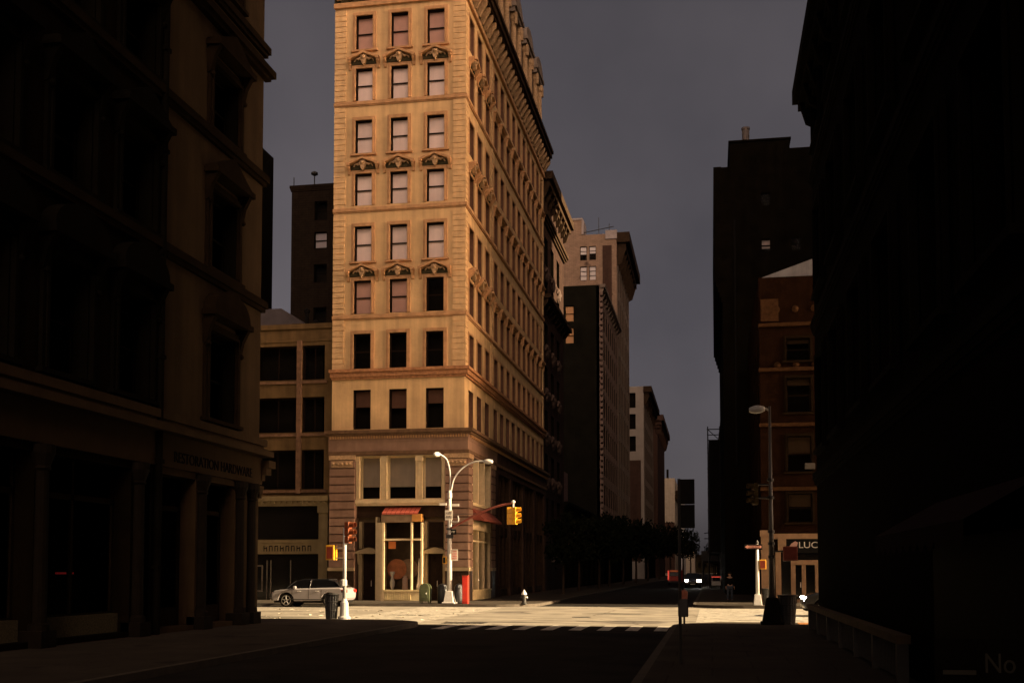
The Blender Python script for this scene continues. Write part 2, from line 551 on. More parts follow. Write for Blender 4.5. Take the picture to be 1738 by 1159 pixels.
def rounded(x0, x1, y0, y1, corners, r=2.6):
    """outline of a pavement; corners = set of 'ne','nw','se','sw' to round"""
    out = []
    for key, cx, cy, a0 in (('se', x1 - r, y0 + r, -90), ('ne', x1 - r, y1 - r, 0), ('nw', x0 + r, y1 - r, 90), ('sw', x0 + r, y0 + r, 180)):
        if key in corners:
            for q in range(9):
                a = R(a0 + 90 * q / 8)
                out.append((cx + r * math.cos(a), cy + r * math.sin(a)))
        else:
            out.append({'se': (x1, y0), 'ne': (x1, y1), 'nw': (x0, y1), 'sw': (x0, y0)}[key])
    return out
for (x0, x1, y0, y1, cs) in ((-120, -10.1, -60, 39.9, {'ne'}), (-1.3, 120, -60, 39.9, {'nw'}), (-120, -9.3, 58.5, 1400, {'se'}), (-1.0, 120, 58.5, 1400, {'sw'})):
    k = MB().prism(rounded(x0, x1, y0, y1, cs), -0.015, 0.146, 'xy').build('kerb', KERB)
    p = MB().prism(rounded(x0 + 0.17, x1 - 0.17, y0 + 0.17, y1 - 0.17, cs, 2.45), -0.01, 0.15, 'xy').build('sidewalk', PAVE)
    tag(k, kind='structure')
    tag(p, kind='structure')
# painted crosswalks (4 mm above the road)
g = MB()
x = -9.3
while x < -1.6:                                   # across the near street mouth: bars along the street
    g.quad((x, 36.2, 0.004), (x + 0.42, 36.2, 0.004), (x + 0.42, 39.4, 0.004), (x, 39.4, 0.004))
    x += 0.93
y = 41.0
while y < 57.6:                                   # across the avenue, left and right of the street
    g.quad((-15.2, y, 0.004), (-10.9, y, 0.004), (-10.9, y + 0.55, 0.004), (-15.2, y + 0.55, 0.004))
    g.quad((-0.6, y, 0.004), (4.6, y, 0.004), (4.6, y + 0.62, 0.004), (-0.6, y + 0.62, 0.004))
    y += 1.15
tag(g.build('crosswalk_marking', PAINTW), kind='structure')
g = MB()
g.quad((2.9, 38.2, 0.155), (5.6, 38.2, 0.155), (5.6, 39.7, 0.155), (2.9, 39.7, 0.155))
tag(g.build('tactile_paving', TACT), kind='structure')
def hump_line(pts, w, name, m):                    # wandering painted line on the road
    b = MB()
    for (p, q) in zip(pts, pts[1:]):
        b.quad((p[0], p[1], 0.005), (q[0], q[1], 0.005), (q[0], q[1] + w, 0.005), (p[0], p[1] + w, 0.005))
    return tag(b.build(name, m), kind='structure')
hump_line([(-24.5 + i * 0.9, 53.6 + 0.35 * math.sin(i * 1.1) - 0.12 * i, 0) for i in range(14)], 0.16, 'worn_lane_line', PAINTW)
lit = MB()
for i in range(120):
    px, py = rnd.uniform(-24, -11), rnd.uniform(40.6, 53)
    s = rnd.uniform(0.03, 0.14)
    a = rnd.uniform(0, 6.28)
    z = 0.012
    lit.add([(px + s * math.cos(a), py + s * math.sin(a), z), (px + s * math.cos(a + 1.8), py + s * math.sin(a + 1.8), z + rnd.uniform(0, 0.06)),
             (px + s * math.cos(a + 3.3), py + s * math.sin(a + 3.3), z), (px + s * math.cos(a + 4.6), py + s * math.sin(a + 4.6), z + rnd.uniform(0, 0.04))], [(0, 1, 2, 3)])
tag(lit.build('litter', LITTER), 'scattered paper litter and leaves on the sunlit road', 'litter', kind='stuff')
tar = mat('tar_patch', (0.10, 0.09, 0.075), 0.85, 0.3, 2, 0.3)
pb = MB()
for (cx, cy, rx, ry, sd_) in ((-7.6, 41.6, 1.9, 0.55, 1), (-4.2, 50.2, 1.6, 0.7, 2), (-1.6, 53.5, 0.8, 0.35, 3), (-13.2, 47.5, 1.4, 0.5, 4), (-18.4, 44.2, 2.4, 0.6, 5), (1.6, 44.4, 1.2, 0.3, 6), (-8.8, 55.4, 2.2, 0.35, 7), (-2.9, 43.4, 1.3, 0.25, 8), (-20.8, 50.6, 1.8, 0.4, 9)):
    rr = random.Random(sd_)
    pts = [(cx + rx * math.cos(q * 0.449) * rr.uniform(0.7, 1.1), cy + ry * math.sin(q * 0.449) * rr.uniform(0.7, 1.1), 0.0038 + 0.00005 * sd_) for q in range(14)]
    pb.add(pts, [tuple(range(14))])
tag(pb.build('road_patch', tar), kind='structure')
b = MB().lathe([(0.40, 0.004), (0.40, 0.012), (0.33, 0.013), (0.33, 0.009)], (-5.4, 46.5, 0), 24)
tag(b.build('manhole_cover', IRON), 'round iron manhole cover in the sunlit road', 'manhole cover')
b = MB().box(-9.9, -8.3, 40.15, 41.1, 0.003, 0.009)
for i in range(7):
    b.box(-9.8 + i * 0.22, -9.7 + i * 0.22, 40.25, 41.0, 0.009, 0.02)
tag(b.build('drain_grate', IRON), 'dark iron drain grate beside the near kerb corner', 'drain grate')

# ---------------------------------------------------------------- the sunlit corner building
XR, YF, XL = -14.6, 65.0, -23.0
MAIN = thing('corner_building', 'tall buff stone corner building with gabled window hoods, lit by low sun', 'building', (XR, YF, 0))
F, S = S_face(XL, YF), E_face(XR, YF)
fcols = [1.93, 4.22, 6.54]
scols = [1.8, 4.25, 6.8] + [9.75 + 2.36 * i for i in range(10)]
rows = [(34.49, 36.70), (31.24, 33.3), (27.86, 30.0), (24.60, 26.60), (21.05, 23.27), (17.78, 19.86), (14.34, 16.53), (10.60, 13.05)]
FW, SW = 0.555, 0.70
fh = [(u - FW, u + FW, a, b) for u in fcols for (a, b) in rows]
sh_ = [(u - SW, u + SW, a, b) for u in scols for (a, b) in rows]
wall = MB(F)
wall_grid(wall, 0, 8.4, 9.0, 37.6, fh, 0.42)
wall.T = S
wall_grid(wall, 0, 32.0, 9.0, 37.6, sh_, 0.42)
wall.T = lambda p: p
wall.quad((XL, YF, 9.0), (XL, YF + 32, 9.0), (XL, YF + 32, 37.6), (XL, YF, 37.6))
wall.quad((XL, YF + 32, 0), (XR, YF + 32, 0), (XR, YF + 32, 37.6), (XL, YF + 32, 37.6))
wall.build('wall', STONE, MAIN)
core = MB().box(XL + 0.9, XR - 0.9, YF + 0.9, YF + 31, 6.0, 37.4)
core.build('interior', DARKIN, MAIN)

# quoins: separate courses with sunk joints
qs = [MB(F), MB(F), MB(S), MB(S), MB(S)]
for i, zz in enumerate([z * 0.345 for z in range(0, 80)]):
    z0 = 14.36 + zz
    if z0 + 0.33 > 37.2: break
    if any(abs(z0 + 0.16 - s) < 0.22 for s in (17.58, 24.32, 31.07)): continue
    for q, (u0, u1, dd) in zip(qs, ((0.0, 0.74, 0.055), (7.66, 8.455, 0.055), (0.0, 0.72, 0.052), (8.02, 8.62, 0.06), (31.3, 31.98, 0.06))):
        q.box(u0, u1, -0.03, dd, z0, z0 + 0.30)
for q, (u0, u1) in zip(qs, ((0.02, 0.72), (7.68, 8.41), (0.01, 0.70), (8.04, 8.60), (31.32, 31.96))):
    q.box(u0, u1, -0.03, 0.012, 14.37, 37.2)
    q.build('quoin_strip', QUOIN, MAIN)

# string courses, bands, cornices
def ring(mb, z0, z1, d, u_front=(-0.02, 8.4), u_side=(0, 32.0)):
    mb.T = F
    mb.box(u_front[0], u_front[1] + d, -0.03, d, z0, z1)
    mb.T = S
    mb.box(0.03, u_side[1], -0.03, d, z0, z1)
for z in (17.58, 24.32, 31.07):
    m_ = MB()
    ring(m_, z - 0.10, z + 0.10, 0.13)
    ring(m_, z - 0.17, z - 0.10, 0.07)
    m_.build('string_course', STONE2, MAIN)
m_ = MB()
ring(m_, 14.12, 14.30, 0.34, (-0.12, 8.4))
ring(m_, 13.84, 14.12, 0.22, (-0.08, 8.4))
ring(m_, 13.70, 13.84, 0.12)
m_.build('band_course', mat('rust_stained_band', (0.36, 0.17, 0.075), 0.85, 0.35, 5, 0.4), MAIN)
m_ = MB()
ring(m_, 10.30, 10.50, 0.62, (-0.25, 8.4))
ring(m_, 10.16, 10.30, 0.50, (-0.2, 8.4))
ring(m_, 9.02, 9.22, 0.34, (-0.1, 8.4))
m_.build('base_cornice', mat('soot_cornice', (0.13, 0.075, 0.04), 0.85, 0.3, 3, 0.3), MAIN)
m_ = MB()
ring(m_, 9.80, 10.16, 0.30, (-0.1, 8.4), (0, 9))
ring(m_, 9.22, 9.80, 0.27, (-0.1, 8.4), (0, 9))
m_.build('frieze', BASE, MAIN)
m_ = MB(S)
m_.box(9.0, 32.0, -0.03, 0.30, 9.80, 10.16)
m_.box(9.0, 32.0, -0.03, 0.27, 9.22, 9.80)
m_.build('shaded_frieze', mat('shaded_base_stone', (0.055, 0.032, 0.022), 0.85, 0.25, 1.5, 0.3, streak=0.3), MAIN)  # frieze beyond the first bay, shade put into its colour
m_ = MB(F)
u = 0.0
while u < 8.6:
    m_.box(u, u + 0.09, 0.29, 0.42, 9.99, 10.155)
    u += 0.165
m_.T = S
u = 0.1
while u < 31.8:
    m_.box(u, u + 0.09, 0.29, 0.42, 9.99, 10.155)
    u += 0.2
tag(m_.build('dentils', STONE2, MAIN), kind='stuff')

# top cornice with brackets
m_ = MB()
ring(m_, 37.25, 37.55, 0.18, (-0.05, 8.4))
m_.build('entablature', STONE2, MAIN)
m_ = MB()
ring(m_, 37.55, 38.75, 0.06, (-0.05, 8.4))
m_.build('dark_frieze', DARKOLIVE, MAIN)
m_ = MB()
ring(m_, 38.95, 39.35, 0.85, (-0.3, 8.4))
ring(m_, 38.75, 38.95, 0.70, (-0.3, 8.4))
ring(m_, 39.35, 39.62, 0.98, (-0.3, 8.4))
m_.build('top_cornice', BRONZE, MAIN)
m_ = MB()
prof = [(0.06, 37.75), (0.22, 37.72), (0.42, 38.1), (0.68, 38.5), (0.68, 38.76), (0.06, 38.76)]
for T, L0, n in ((F, 8.4, 11), (S, 32.0, 32)):
    for i in range(n):
        uu = 0.15 + (L0 - 0.4) * i / (n - 1)
        MB(T).prism(prof, uu, uu + 0.24, 'yz').build('cornice_bracket', CARVE, MAIN)

# windows of the front, then of the street side
PED = [1, 3, 5]
def hood(T, uc, z, parent, w=0.92):
    """gabled hood with scroll brackets and a carved cartouche over dark recess"""
    h = MB(T)
    pk, sh0 = z + 0.78, z + 0.40
    for sgn in (-1, 1):
        h.prism([(uc + sgn * w, sh0 - 0.12), (uc, pk - 0.14), (uc, pk), (uc + sgn * w, sh0 + 0.02)], 0.0, 0.40, 'xz')
        h.box(uc + sgn * (w - 0.0) - 0.1, uc + sgn * w + 0.1, 0.0, 0.42, sh0 - 0.17, sh0 + 0.0)
        h.prism([(0.0, z - 0.28), (0.10, z - 0.26), (0.16, z - 0.05), (0.34, z + 0.12), (0.36, sh0 - 0.17), (0.0, sh0 - 0.17)],
                uc + sgn * w - 0.08, uc + sgn * w + 0.08, 'yz')
    o = h.build('window_hood', STONE2, parent)
    r = MB(T)
    r.prism([(uc - w + 0.09, z + 0.03), (uc + w - 0.09, z + 0.03), (uc + w - 0.09, sh0 - 0.13), (uc, pk - 0.15), (uc - w + 0.09, sh0 - 0.13)], 0.0, 0.06, 'xz')
    r.build('tympanum', DARKOLIVE, o)
    c = MB(T)
    c.prism([(uc - 0.16, z + 0.55), (uc - 0.20, z + 0.30), (uc - 0.09, z + 0.02), (uc, z - 0.08), (uc + 0.09, z + 0.02), (uc + 0.20, z + 0.30), (uc + 0.16, z + 0.55)], 0.05, 0.30, 'xz')
    for sgn in (-1, 1):
        c.tube([(uc + sgn * 0.15, 0.15, z + 0.42), (uc + sgn * 0.36, 0.16, z + 0.32), (uc + sgn * 0.5, 0.13, z + 0.38), (uc + sgn * 0.62, 0.10, z + 0.2)], [0.09, 0.08, 0.06, 0.04], 6)
    c.lathe([(0.03, -0.14), (0.14, -0.05), (0.14, 0.05), (0.03, 0.14)], (uc, 0.3, z + 0.40), 8)
    c.build('cartouche', CARVE, o)
for ci, u in enumerate(fcols):
    for ri, (a, b) in enumerate(rows):
        h = (u - FW, u + FW, a, b)
        bl, mb_ = 1.0, BLIND
        if ri == 0: mb_ = BLINDR
        if ri == 5:
            mb_ = BLINDR
            if ci == 2: bl = 0
        if ri == 6: bl = 0
        if ri == 7: bl, mb_ = (0.42, 0.46, 0.36)[ci], BLINDB
        if ri < 7:
            sash_window(F, h, MAIN, 0.28, (0.20, 0.07), STONE2, DKWOOD, bl, mb_, sill=(ri in (0, 2, 4)))
        else:
            sash_window(F, h, MAIN, 0.36, None, STONE2, DKWOOD, bl, mb_, rails=0)
        if ri in PED:
            hood(F, u, b + 0.22, MAIN)
far_w = MB(S)
for ci, u in enumerate(scols):
    for ri, (a, b) in enumerate(rows):
        h = (u - SW, u + SW, a, b)
        if ci < 9:
            sash_window(S, h, MAIN, 0.30, (0.13, 0.03) if ri < 7 else None, STONE2, REVEAL, 1.0 if (ci * 3 + ri) % 5 else 0.5, BLINDB, sill=False)
        else:
            a0, b0 = h[0], h[1]
            if ri < 7:
                far_w.box(a0 - 0.17, a0, -0.02, 0.03, a, b + 0.17)
                far_w.box(b0, b0 + 0.17, -0.02, 0.03, a, b + 0.17)
                far_w.box(a0, b0, -0.02, 0.03, b, b + 0.17)
        if ri in PED and ci < 3:
            hood(S, u, b + 0.22, MAIN, 0.86)
o = far_w.build('far_window_surrounds', STONE2, MAIN)
tag(o, kind='stuff')
far_w = MB(S)
for ci, u in enumerate(scols[9:]):
    for (a, b) in rows:
        far_w.box(u - SW, u + SW, -0.30, -0.24, a, b)
        far_w.box(u + SW - 0.02, u + SW, -0.24, -0.02, a, b)
tag(far_w.build('far_window_panes', REVEAL, MAIN), kind='stuff')
for ri in PED:
    for u in scols[3:]:
        sl = MB(S)
        b = rows[ri][1]
        sl.box(u - 0.90, u + 0.90, 0.0, 0.26, b + 0.38, b + 0.50)
        sl.box(u - 0.84, u + 0.84, 0.0, 0.19, b + 0.28, b + 0.38)
        for s in (-1, 1):
            sl.prism([(0, b - 0.25), (0.10, b - 0.2), (0.18, b + 0.28), (0, b + 0.28)], u + s * 0.80 - 0.08, u + s * 0.80 + 0.08, 'yz')
        sl.build('ledge_hood', STONE2, MAIN)
# mansard with stone dormers above the cornice
ms = MB()
ms.add([(XL, YF + 0.3, 39.5), (XR - 0.1, YF + 0.3, 39.5), (XR - 0.1, YF + 32, 39.5), (XL, YF + 32, 39.5),
        (XL, YF + 2.6, 46.2), (XR - 2.8, YF + 2.6, 46.2), (XR - 2.8, YF + 32, 46.2), (XL, YF + 32, 46.2)],
       [(0, 1, 5, 4), (1, 2, 6, 5), (2, 3, 7, 6), (4, 5, 6, 7), (3, 0, 4, 7)])
ms.build('mansard_roof', ROOF, MAIN)
for i in range(6):
    yc = 67.3 + i * 5.35
    D = E_face(XR - 0.25, yc)
    d = MB(D)
    d.box(-1.65, 1.65, -2.6, -0.05, 39.5, 41.2)
    d.box(-1.60, -0.75, -2.6, -0.02, 41.2, 44.9)
    d.box(0.75, 1.60, -2.6, -0.02, 41.2, 44.9)
    d.box(-0.75, 0.75, -2.6, -0.5, 41.2, 44.9)
    d.box(-1.75, 1.75, -2.7, 0.42, 44.9, 45.25)
    d.box(-1.85, 1.85, -2.8, 0.55, 45.25, 45.55)
    d.prism([(-1.75, 45.55), (1.75, 45.55), (1.65, 46.1), (1.0, 46.6), (0, 46.8), (-1.0, 46.6), (-1.65, 46.1)], -2.7, 0.45, 'xz')
    o = d.build('dormer', LIMEGREY, MAIN)
    for s in (-1, 1):
        c = MB(D)
        c.lathe([(0.32, 41.2), (0.32, 41.45), (0.23, 41.5), (0.20, 44.3), (0.30, 44.5), (0.34, 44.9)], (s * 1.15, 0.2, 0), 10)
        c.prism([(s * 1.35 - 0.16, 44.0), (s * 1.35 + 0.16, 44.0), (s * 1.35 + 0.22, 44.88), (s * 1.35 - 0.22, 44.88)], 0.36, 0.52, 'xz')
        c.build('dormer_column', CARVE, o)
    p = MB(D)
    p.box(-0.75, 0.75, -0.5, -0.44, 41.2, 44.85)
    p.build('dormer_window', DKWOOD, o)

# brown stone base with shop front
BF, BS = S_face(XL, YF - 0.2), E_face(XR + 0.25, YF - 0.2)
bs = MB(BF)
wall_grid(bs, -0.02, 8.65, 0.1, 9.1, [(1.6, 7.25, 0.1, 8.95)], 0.75)
bs.build('base_wall', BASE, MAIN)
bs = MB(BS)
side_open = [(1.2, 7.0, 0.1, 5.75), (1.2, 7.0, 6.0, 8.9)] + [(9.7 + i * 5.55, 14.4 + i * 5.55, 0.1, 8.6) for i in range(4)]
wall_grid(bs, 0.0, 8.4, 0.1, 9.1, side_open[:2], 0.6)
bs.build('base_wall', BASE, MAIN)
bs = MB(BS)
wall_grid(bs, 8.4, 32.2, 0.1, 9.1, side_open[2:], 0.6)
bs.build('shaded_base_wall', mat('shaded_base_stone', (0.055, 0.032, 0.022), 0.85, 0.25, 1.5, 0.3, streak=0.3), MAIN)  # darker copy of the base stone standing in for shade
for (T, u0, u1, dd) in ((BF, -0.02, 1.58, 0.05), (BF, 7.27, 8.70, 0.05), (BS, -0.02, 1.15, 0.048), (BS, 7.1, 8.3, 0.05)):
    ru = MB(T)
    z = 2.18
    while z < 8.3:
        ru.box(u0, u1, -0.02, dd + 0.03, z, z + 0.425)
        z += 0.505
    o = ru.build('rusticated_pier', BASE, MAIN)
    MB(T).box(u0 + 0.03, u1 - 0.03, -0.02, 0.012, 2.16, 8.2).build('joint_bed', mat('dark_joint', (0.10, 0.056, 0.037), 0.9, 0.2, 3), o)
for (u0, u1) in ((-0.06, 1.62), (7.22, 8.74)):
    cp = MB(BF)
    cp.box(u0, u1, -0.02, 0.12, 8.72, 9.0)
    cp.box(u0 + 0.15, u1 - 0.15, 0.05, 0.10, 8.25, 8.66)
    for k in range(5):
        uu = u0 + 0.28 + k * (u1 - u0 - 0.56) / 4
        cp.lathe([(0.02, -0.1), (0.10, -0.04), (0.10, 0.04), (0.02, 0.1)], (uu, 0.12, 8.46), 8)
    cp.build('pier_capital', CARVE, MAIN)
for (u0, u1) in ((-0.05, 1.2), (7.0, 8.4)):
    MB(BS).box(u0, u1, -0.02, 0.118, 8.72, 9.0).build('pier_capital', CARVE, MAIN)
for (T, u0, u1, dd) in ((BF, -0.05, 1.56, 0.07), (BF, 7.30, 8.72, 0.07), (BS, -0.04, 1.12, 0.068), (BS, 7.05, 8.3, 0.07)):
    o = MB(T).box(u0, u1, -0.02, dd, 0.1, 1.93).build('granite_plinth', GRANITE, MAIN)
    MB(T).box(u0 - 0.03, u1 + 0.045, -0.02, dd + 0.05, 1.935, 2.15).build('plinth_moulding', mat('tan_moulding', (0.30, 0.22, 0.12), 0.7, 0.15, 3), o)

# mezzanine of three wide windows
mz = MB(BF)
mz.box(1.62, 7.23, -0.5, 0.02, 6.03, 6.27)
mz.box(1.62, 7.23, -0.46, -0.06, 5.90, 6.03)
for (u0, u1) in ((1.62, 1.84), (3.18, 3.56), (5.42, 5.80), (7.03, 7.23)):
    mz.box(u0, u1, -0.5, -0.12, 6.27, 8.6)
    mz.box(u0 - 0.05, u1 + 0.05, -0.5, -0.06, 8.6, 8.94)
    mz.box((u0 + u1) / 2 - 0.06, (u0 + u1) / 2 + 0.06, -0.12, -0.05, 6.5, 8.5)
mz.build('mezzanine_frame', CREAM, MAIN)
for (u0, u1) in ((1.84, 3.18), (3.56, 5.42), (5.80, 7.03)):
    sash_window(BF, (u0, u1, 6.27, 8.94), MAIN, 0.62, None, m_fr=CREAM, blind=0.70, m_bl=mat('grey_shade', (0.27, 0.22, 0.165), 0.85, 0.1, 1.5, streak=0.15), rails=0, fw=0.09)
fz = MB(BF)
fz.box(1.62, 7.23, -0.6, -0.4, 5.2, 5.9)
fz.box(1.62, 7.23, -0.7, -0.6, 0.1, 5.9) if False else None
fz.build('shop_fascia', mat('dark_fascia', (0.035, 0.02, 0.012), 0.6, 0.3, 3), MAIN)
aw = MB(BF)
for i in range(8):
    u0 = 3.42 + i * 0.285
    aw.add([(u0, -0.38, 5.80), (u0 + 0.265, -0.38, 5.80), (u0 + 0.265, 0.35, 5.44), (u0, 0.35, 5.44), (u0, 0.35, 5.33), (u0 + 0.265, 0.35, 5.33)], [(0, 1, 2, 3), (3, 2, 5, 4)])
aw.build('awning', AWNRED, MAIN)
tb = MB(BF)
tb.box(3.36, 5.28, -0.38, 0.28, 4.86, 5.32)
tb.build('transom_box', mat('tan_transom', (0.22, 0.15, 0.085), 0.7, 0.15, 3), MAIN)
tb = MB(BF)
tb.box(5.285, 5.84, -0.38, 0.30, 4.90, 5.36)
tb.build('awning_housing', mat('orange_varnished_wood', (0.48, 0.22, 0.05), 0.5, 0.2, 4), MAIN)
by = MB(BF)
by.box(3.05, 3.42, -0.5, 0.22, 0.1, 4.85)
by.box(3.42, 3.56, -0.2, 0.30, 0.1, 4.85)
by.box(5.20, 5.30, -0.1, 0.30, 0.76, 4.85)
by.box(5.80, 5.90, -0.3, 0.20, 0.76, 4.85)
by.box(3.56, 5.20, -0.02, 0.26, 3.76, 3.88)
by.box(5.30, 5.80, -0.1, 0.26, 3.76, 3.88)
by.box(2.95, 3.05, -0.5, 0.1, 0.1, 5.2)
by.build('display_bay', CREAM, MAIN)
bk = MB(BF)
bk.box(3.56, 5.9, -0.5, 0.28, 0.1, 0.76)
bk.box(3.5, 5.95, -0.5, 0.33, 0.70, 0.80)
u = 3.62
while u < 5.2:
    bk.box(u, u + 0.05, 0.28, 0.31, 0.2, 0.66)
    u += 0.11
bk.build('bulkhead', mat('cream_bulkhead', (0.52, 0.42, 0.22), 0.7, 0.2, 3), MAIN)
gl_ = MB(BF)
gl_.quad((3.56, 0.15, 0.8), (5.20, 0.15, 0.8), (5.20, 0.15, 3.76), (3.56, 0.15, 3.76))
gl_.quad((3.56, 0.15, 3.88), (5.20, 0.15, 3.88), (5.20, 0.15, 4.86), (3.56, 0.15, 4.86))
gl_.quad((5.30, 0.10, 0.8), (5.80, 0.04, 0.8), (5.80, 0.04, 4.86), (5.30, 0.10, 4.86))
gl_.build('shop_window', SHOPGLASS, MAIN)
rm = MB(BF)                                        # shop room behind the glass
rm.box(1.62, 7.23, -2.6, -2.5, 0.1, 5.9)
rm.box(1.62, 3.04, -0.72, -0.68, 0.1, 5.2)
rm.box(5.91, 7.23, -0.72, -0.68, 0.1, 5.2)
rm.box(1.62, 7.23, -2.5, -0.7, 5.0, 5.1)
rm.box(3.05, 5.9, -2.5, -0.5, 0.60, 0.70)
rm.build('shop_room', mat('dim_shop_wall', (0.10, 0.07, 0.04), 0.9, 0.3, 1.2), MAIN)
for (u0, u1) in ((1.98, 2.86), (6.10, 7.05)):
    dr = MB(BF)
    dr.box(u0 - 0.22, u0, -0.66, -0.30, 0.1, 3.05)
    dr.box(u1, u1 + 0.2, -0.66, -0.30, 0.1, 3.05)
    dr.box(u0 - 0.22, u0 - 0.04, -0.66, -0.36, 3.3, 4.95)
    dr.box(u1 + 0.04, u1 + 0.2, -0.66, -0.36, 3.3, 4.95)
    dr.prism([(u0 - 0.42, 2.98), (u1 + 0.42, 2.98), (u1 + 0.42, 3.10), ((u0 + u1) / 2, 3.36), (u0 - 0.42, 3.10)], -0.66, -0.08, 'xz')
    for uu in (u0 - 0.28, u1 + 0.12):
        dr.prism([(-0.66, 2.3), (-0.28, 2.35), (-0.12, 2.98), (-0.66, 2.98)], uu, uu + 0.16, 'yz')
    o = dr.build('door_surround', mat('dull_cream', (0.30, 0.23, 0.125), 0.7, 0.15, 3), MAIN)
    d = MB(BF)
    d.box(u0, u1, -0.66, -0.60, 0.15, 2.98)
    d.box(u0 + 0.1, (u0 + u1) / 2 - 0.04, -0.60, -0.58, 0.35, 2.7)
    d.box((u0 + u1) / 2 + 0.04, u1 - 0.1, -0.60, -0.58, 0.35, 2.7)
    d.box(u0 + 0.02, u1 - 0.02, -0.66, -0.60, 3.38, 4.9)
    d.build('door', DKWOOD, o)
    d = MB(BF)
    d.tube([((u0 + u1) / 2 + 0.08, -0.54, 1.0), ((u0 + u1) / 2 + 0.08, -0.54, 1.35)], 0.02, 6)
    d.build('handle', ALU, o)
# the shop window round the corner, on the street side
sb = MB(BS)
sb.box(1.25, 6.95, -0.35, 0.04, 4.45, 5.05)
sb.box(1.22, 1.45, -0.35, 0.02, 0.75, 4.45)
for u in (3.1, 4.9, 6.75):
    sb.box(u - 0.07, u + 0.07, -0.3, 0.02, 0.75, 4.45)
sb.box(1.45, 6.9, -0.3, 0.0, 3.72, 3.82)
for u in (1.22, 3.0, 4.9, 6.8):
    sb.box(u, u + 0.16, -0.4, 0.02, 6.1, 8.85)
sb.box(1.22, 7.0, -0.4, 0.06, 5.95, 6.1)
sb.build('side_shop_frame', CREAM, MAIN)
sb = MB(BS)
sb.box(1.25, 6.95, -0.4, 0.05, 0.1, 0.75)
sb.box(1.2, 7.0, -0.4, 0.10, 0.68, 0.78)
sb.build('side_bulkhead', MATS['cream_bulkhead'], MAIN)
sb = MB(BS)
sb.quad((1.45, -0.15, 0.78), (6.9, -0.15, 0.78), (6.9, -0.15, 4.45), (1.45, -0.15, 4.45))
sb.quad((1.3, -0.3, 6.1), (6.9, -0.3, 6.1), (6.9, -0.3, 8.85), (1.3, -0.3, 8.85))
sb.build('side_shop_window', SHOPGLASS, MAIN)
sb = MB(BS)
sb.add([(1.2, 0.0, 5.75), (7.0, 0.0, 5.75), (7.0, 0.75, 5.10), (1.2, 0.75, 5.10), (1.2, 0.75, 4.98), (7.0, 0.75, 4.98), (1.2, 0.0, 5.05), (7.0, 0.0, 5.05)],
       [(0, 1, 2, 3), (3, 2, 5, 4), (0, 3, 4, 6), (1, 2, 5, 7)])
sb.build('side_awning', mat('dark_red_awning', (0.20, 0.05, 0.03), 0.85, 0.15, 4), MAIN)
sb = MB(BS)
for i in range(4):
    u0 = 9.7 + i * 5.55
    sb.box(u0, u0 + 4.7, -0.62, -0.55, 0.1, 8.6)
sb.build('dark_shop_backing', DARKIN, MAIN)
sb = MB(BS)
for i in range(4):
    u0 = 9.7 + i * 5.55
    for u in (u0, u0 + 1.5, u0 + 3.05, u0 + 4.55):
        sb.box(u, u + 0.14, -0.5, -0.15, 0.1, 8.6)
    sb.box(u0 + 0.14, u0 + 4.55, -0.45, -0.2, 4.4, 5.0)
    sb.box(u0 + 0.14, u0 + 4.55, -0.45, -0.2, 0.1, 0.7)
sb.build('dark_shop_frames', BRONZE, MAIN)
sb = MB(BS)
for i in range(4):
    u0 = 9.7 + i * 5.55
    sb.quad((u0 + 0.14, -0.36, 0.7), (u0 + 4.55, -0.36, 0.7), (u0 + 4.55, -0.36, 8.6), (u0 + 0.14, -0.36, 8.6))
sb.build('dark_shop_panes', SHOPGLASS, MAIN)

# goods standing in the shop window
def vase(x, y, z, prof, label, m):
    t = MB().lathe(prof, (x, y, z), 16).build('display_vase', m, smooth=True)
    tag(t, label, 'vase', 'goods in the corner shop window')
cer = mat('pale_ceramic', (0.45, 0.42, 0.38), 0.4, 0.1, 6)
vase(-19.08, 65.05, 0.70, [(0.10, 0), (0.12, 0.05), (0.07, 0.12), (0.13, 0.3), (0.16, 0.55), (0.10, 0.75), (0.07, 0.9), (0.15, 1.08), (0.16, 1.2)], 'tall slender pale vase in the shop window, the left one', cer)
vase(-18.28, 65.05, 0.70, [(0.17, 0), (0.18, 0.05), (0.18, 0.75), (0.16, 0.8), (0.10, 0.84), (0.12, 0.95)], 'stubby straight pale urn in the shop window, the right one', mat('rosy_ceramic', (0.5, 0.33, 0.24), 0.5, 0.1, 6))
t = thing('wall_plates', 'brown wall ornament of two overlapping round plates inside the shop window', 'wall art', (-18.6, 65.9, 1.7))
for (x, m) in ((-19.0, mat('rust_plate', (0.42, 0.15, 0.06), 0.6, 0.3, 4)), (-18.3, mat('dun_plate', (0.30, 0.19, 0.11), 0.6, 0.3, 4))):
    p = MB().lathe([(0.62, 0.0), (0.62, 0.03), (0.45, 0.06), (0.40, 0.03), (0.25, 0.05), (0.2, 0.02)], (x, 65.75 + (0.10 if x > -18.5 else 0), 2.05), 24, 'y')
    p.build('plate', m, t)
b = MB().box(-19.30, -18.85, 64.95, 65.0, 3.28, 3.72)
tag(b.build('shop_sign', ORANGELIT), 'small orange glowing sign hung in the shop window', 'sign')
b = MB().lathe([(0.05, 0), (0.16, 0.02), (0.16, 0.25), (0.09, 0.5), (0.05, 1.3), (0.02, 1.9)], (-17.38, 64.95, 0.8), 12)
tag(b.build('display_cone', mat('glossy_white', (0.75, 0.72, 0.68), 0.15, 0.03, 3, spec=0.8), smooth=True), 'tall white tapering ornament in the right corner of the shop bay', 'ornament')

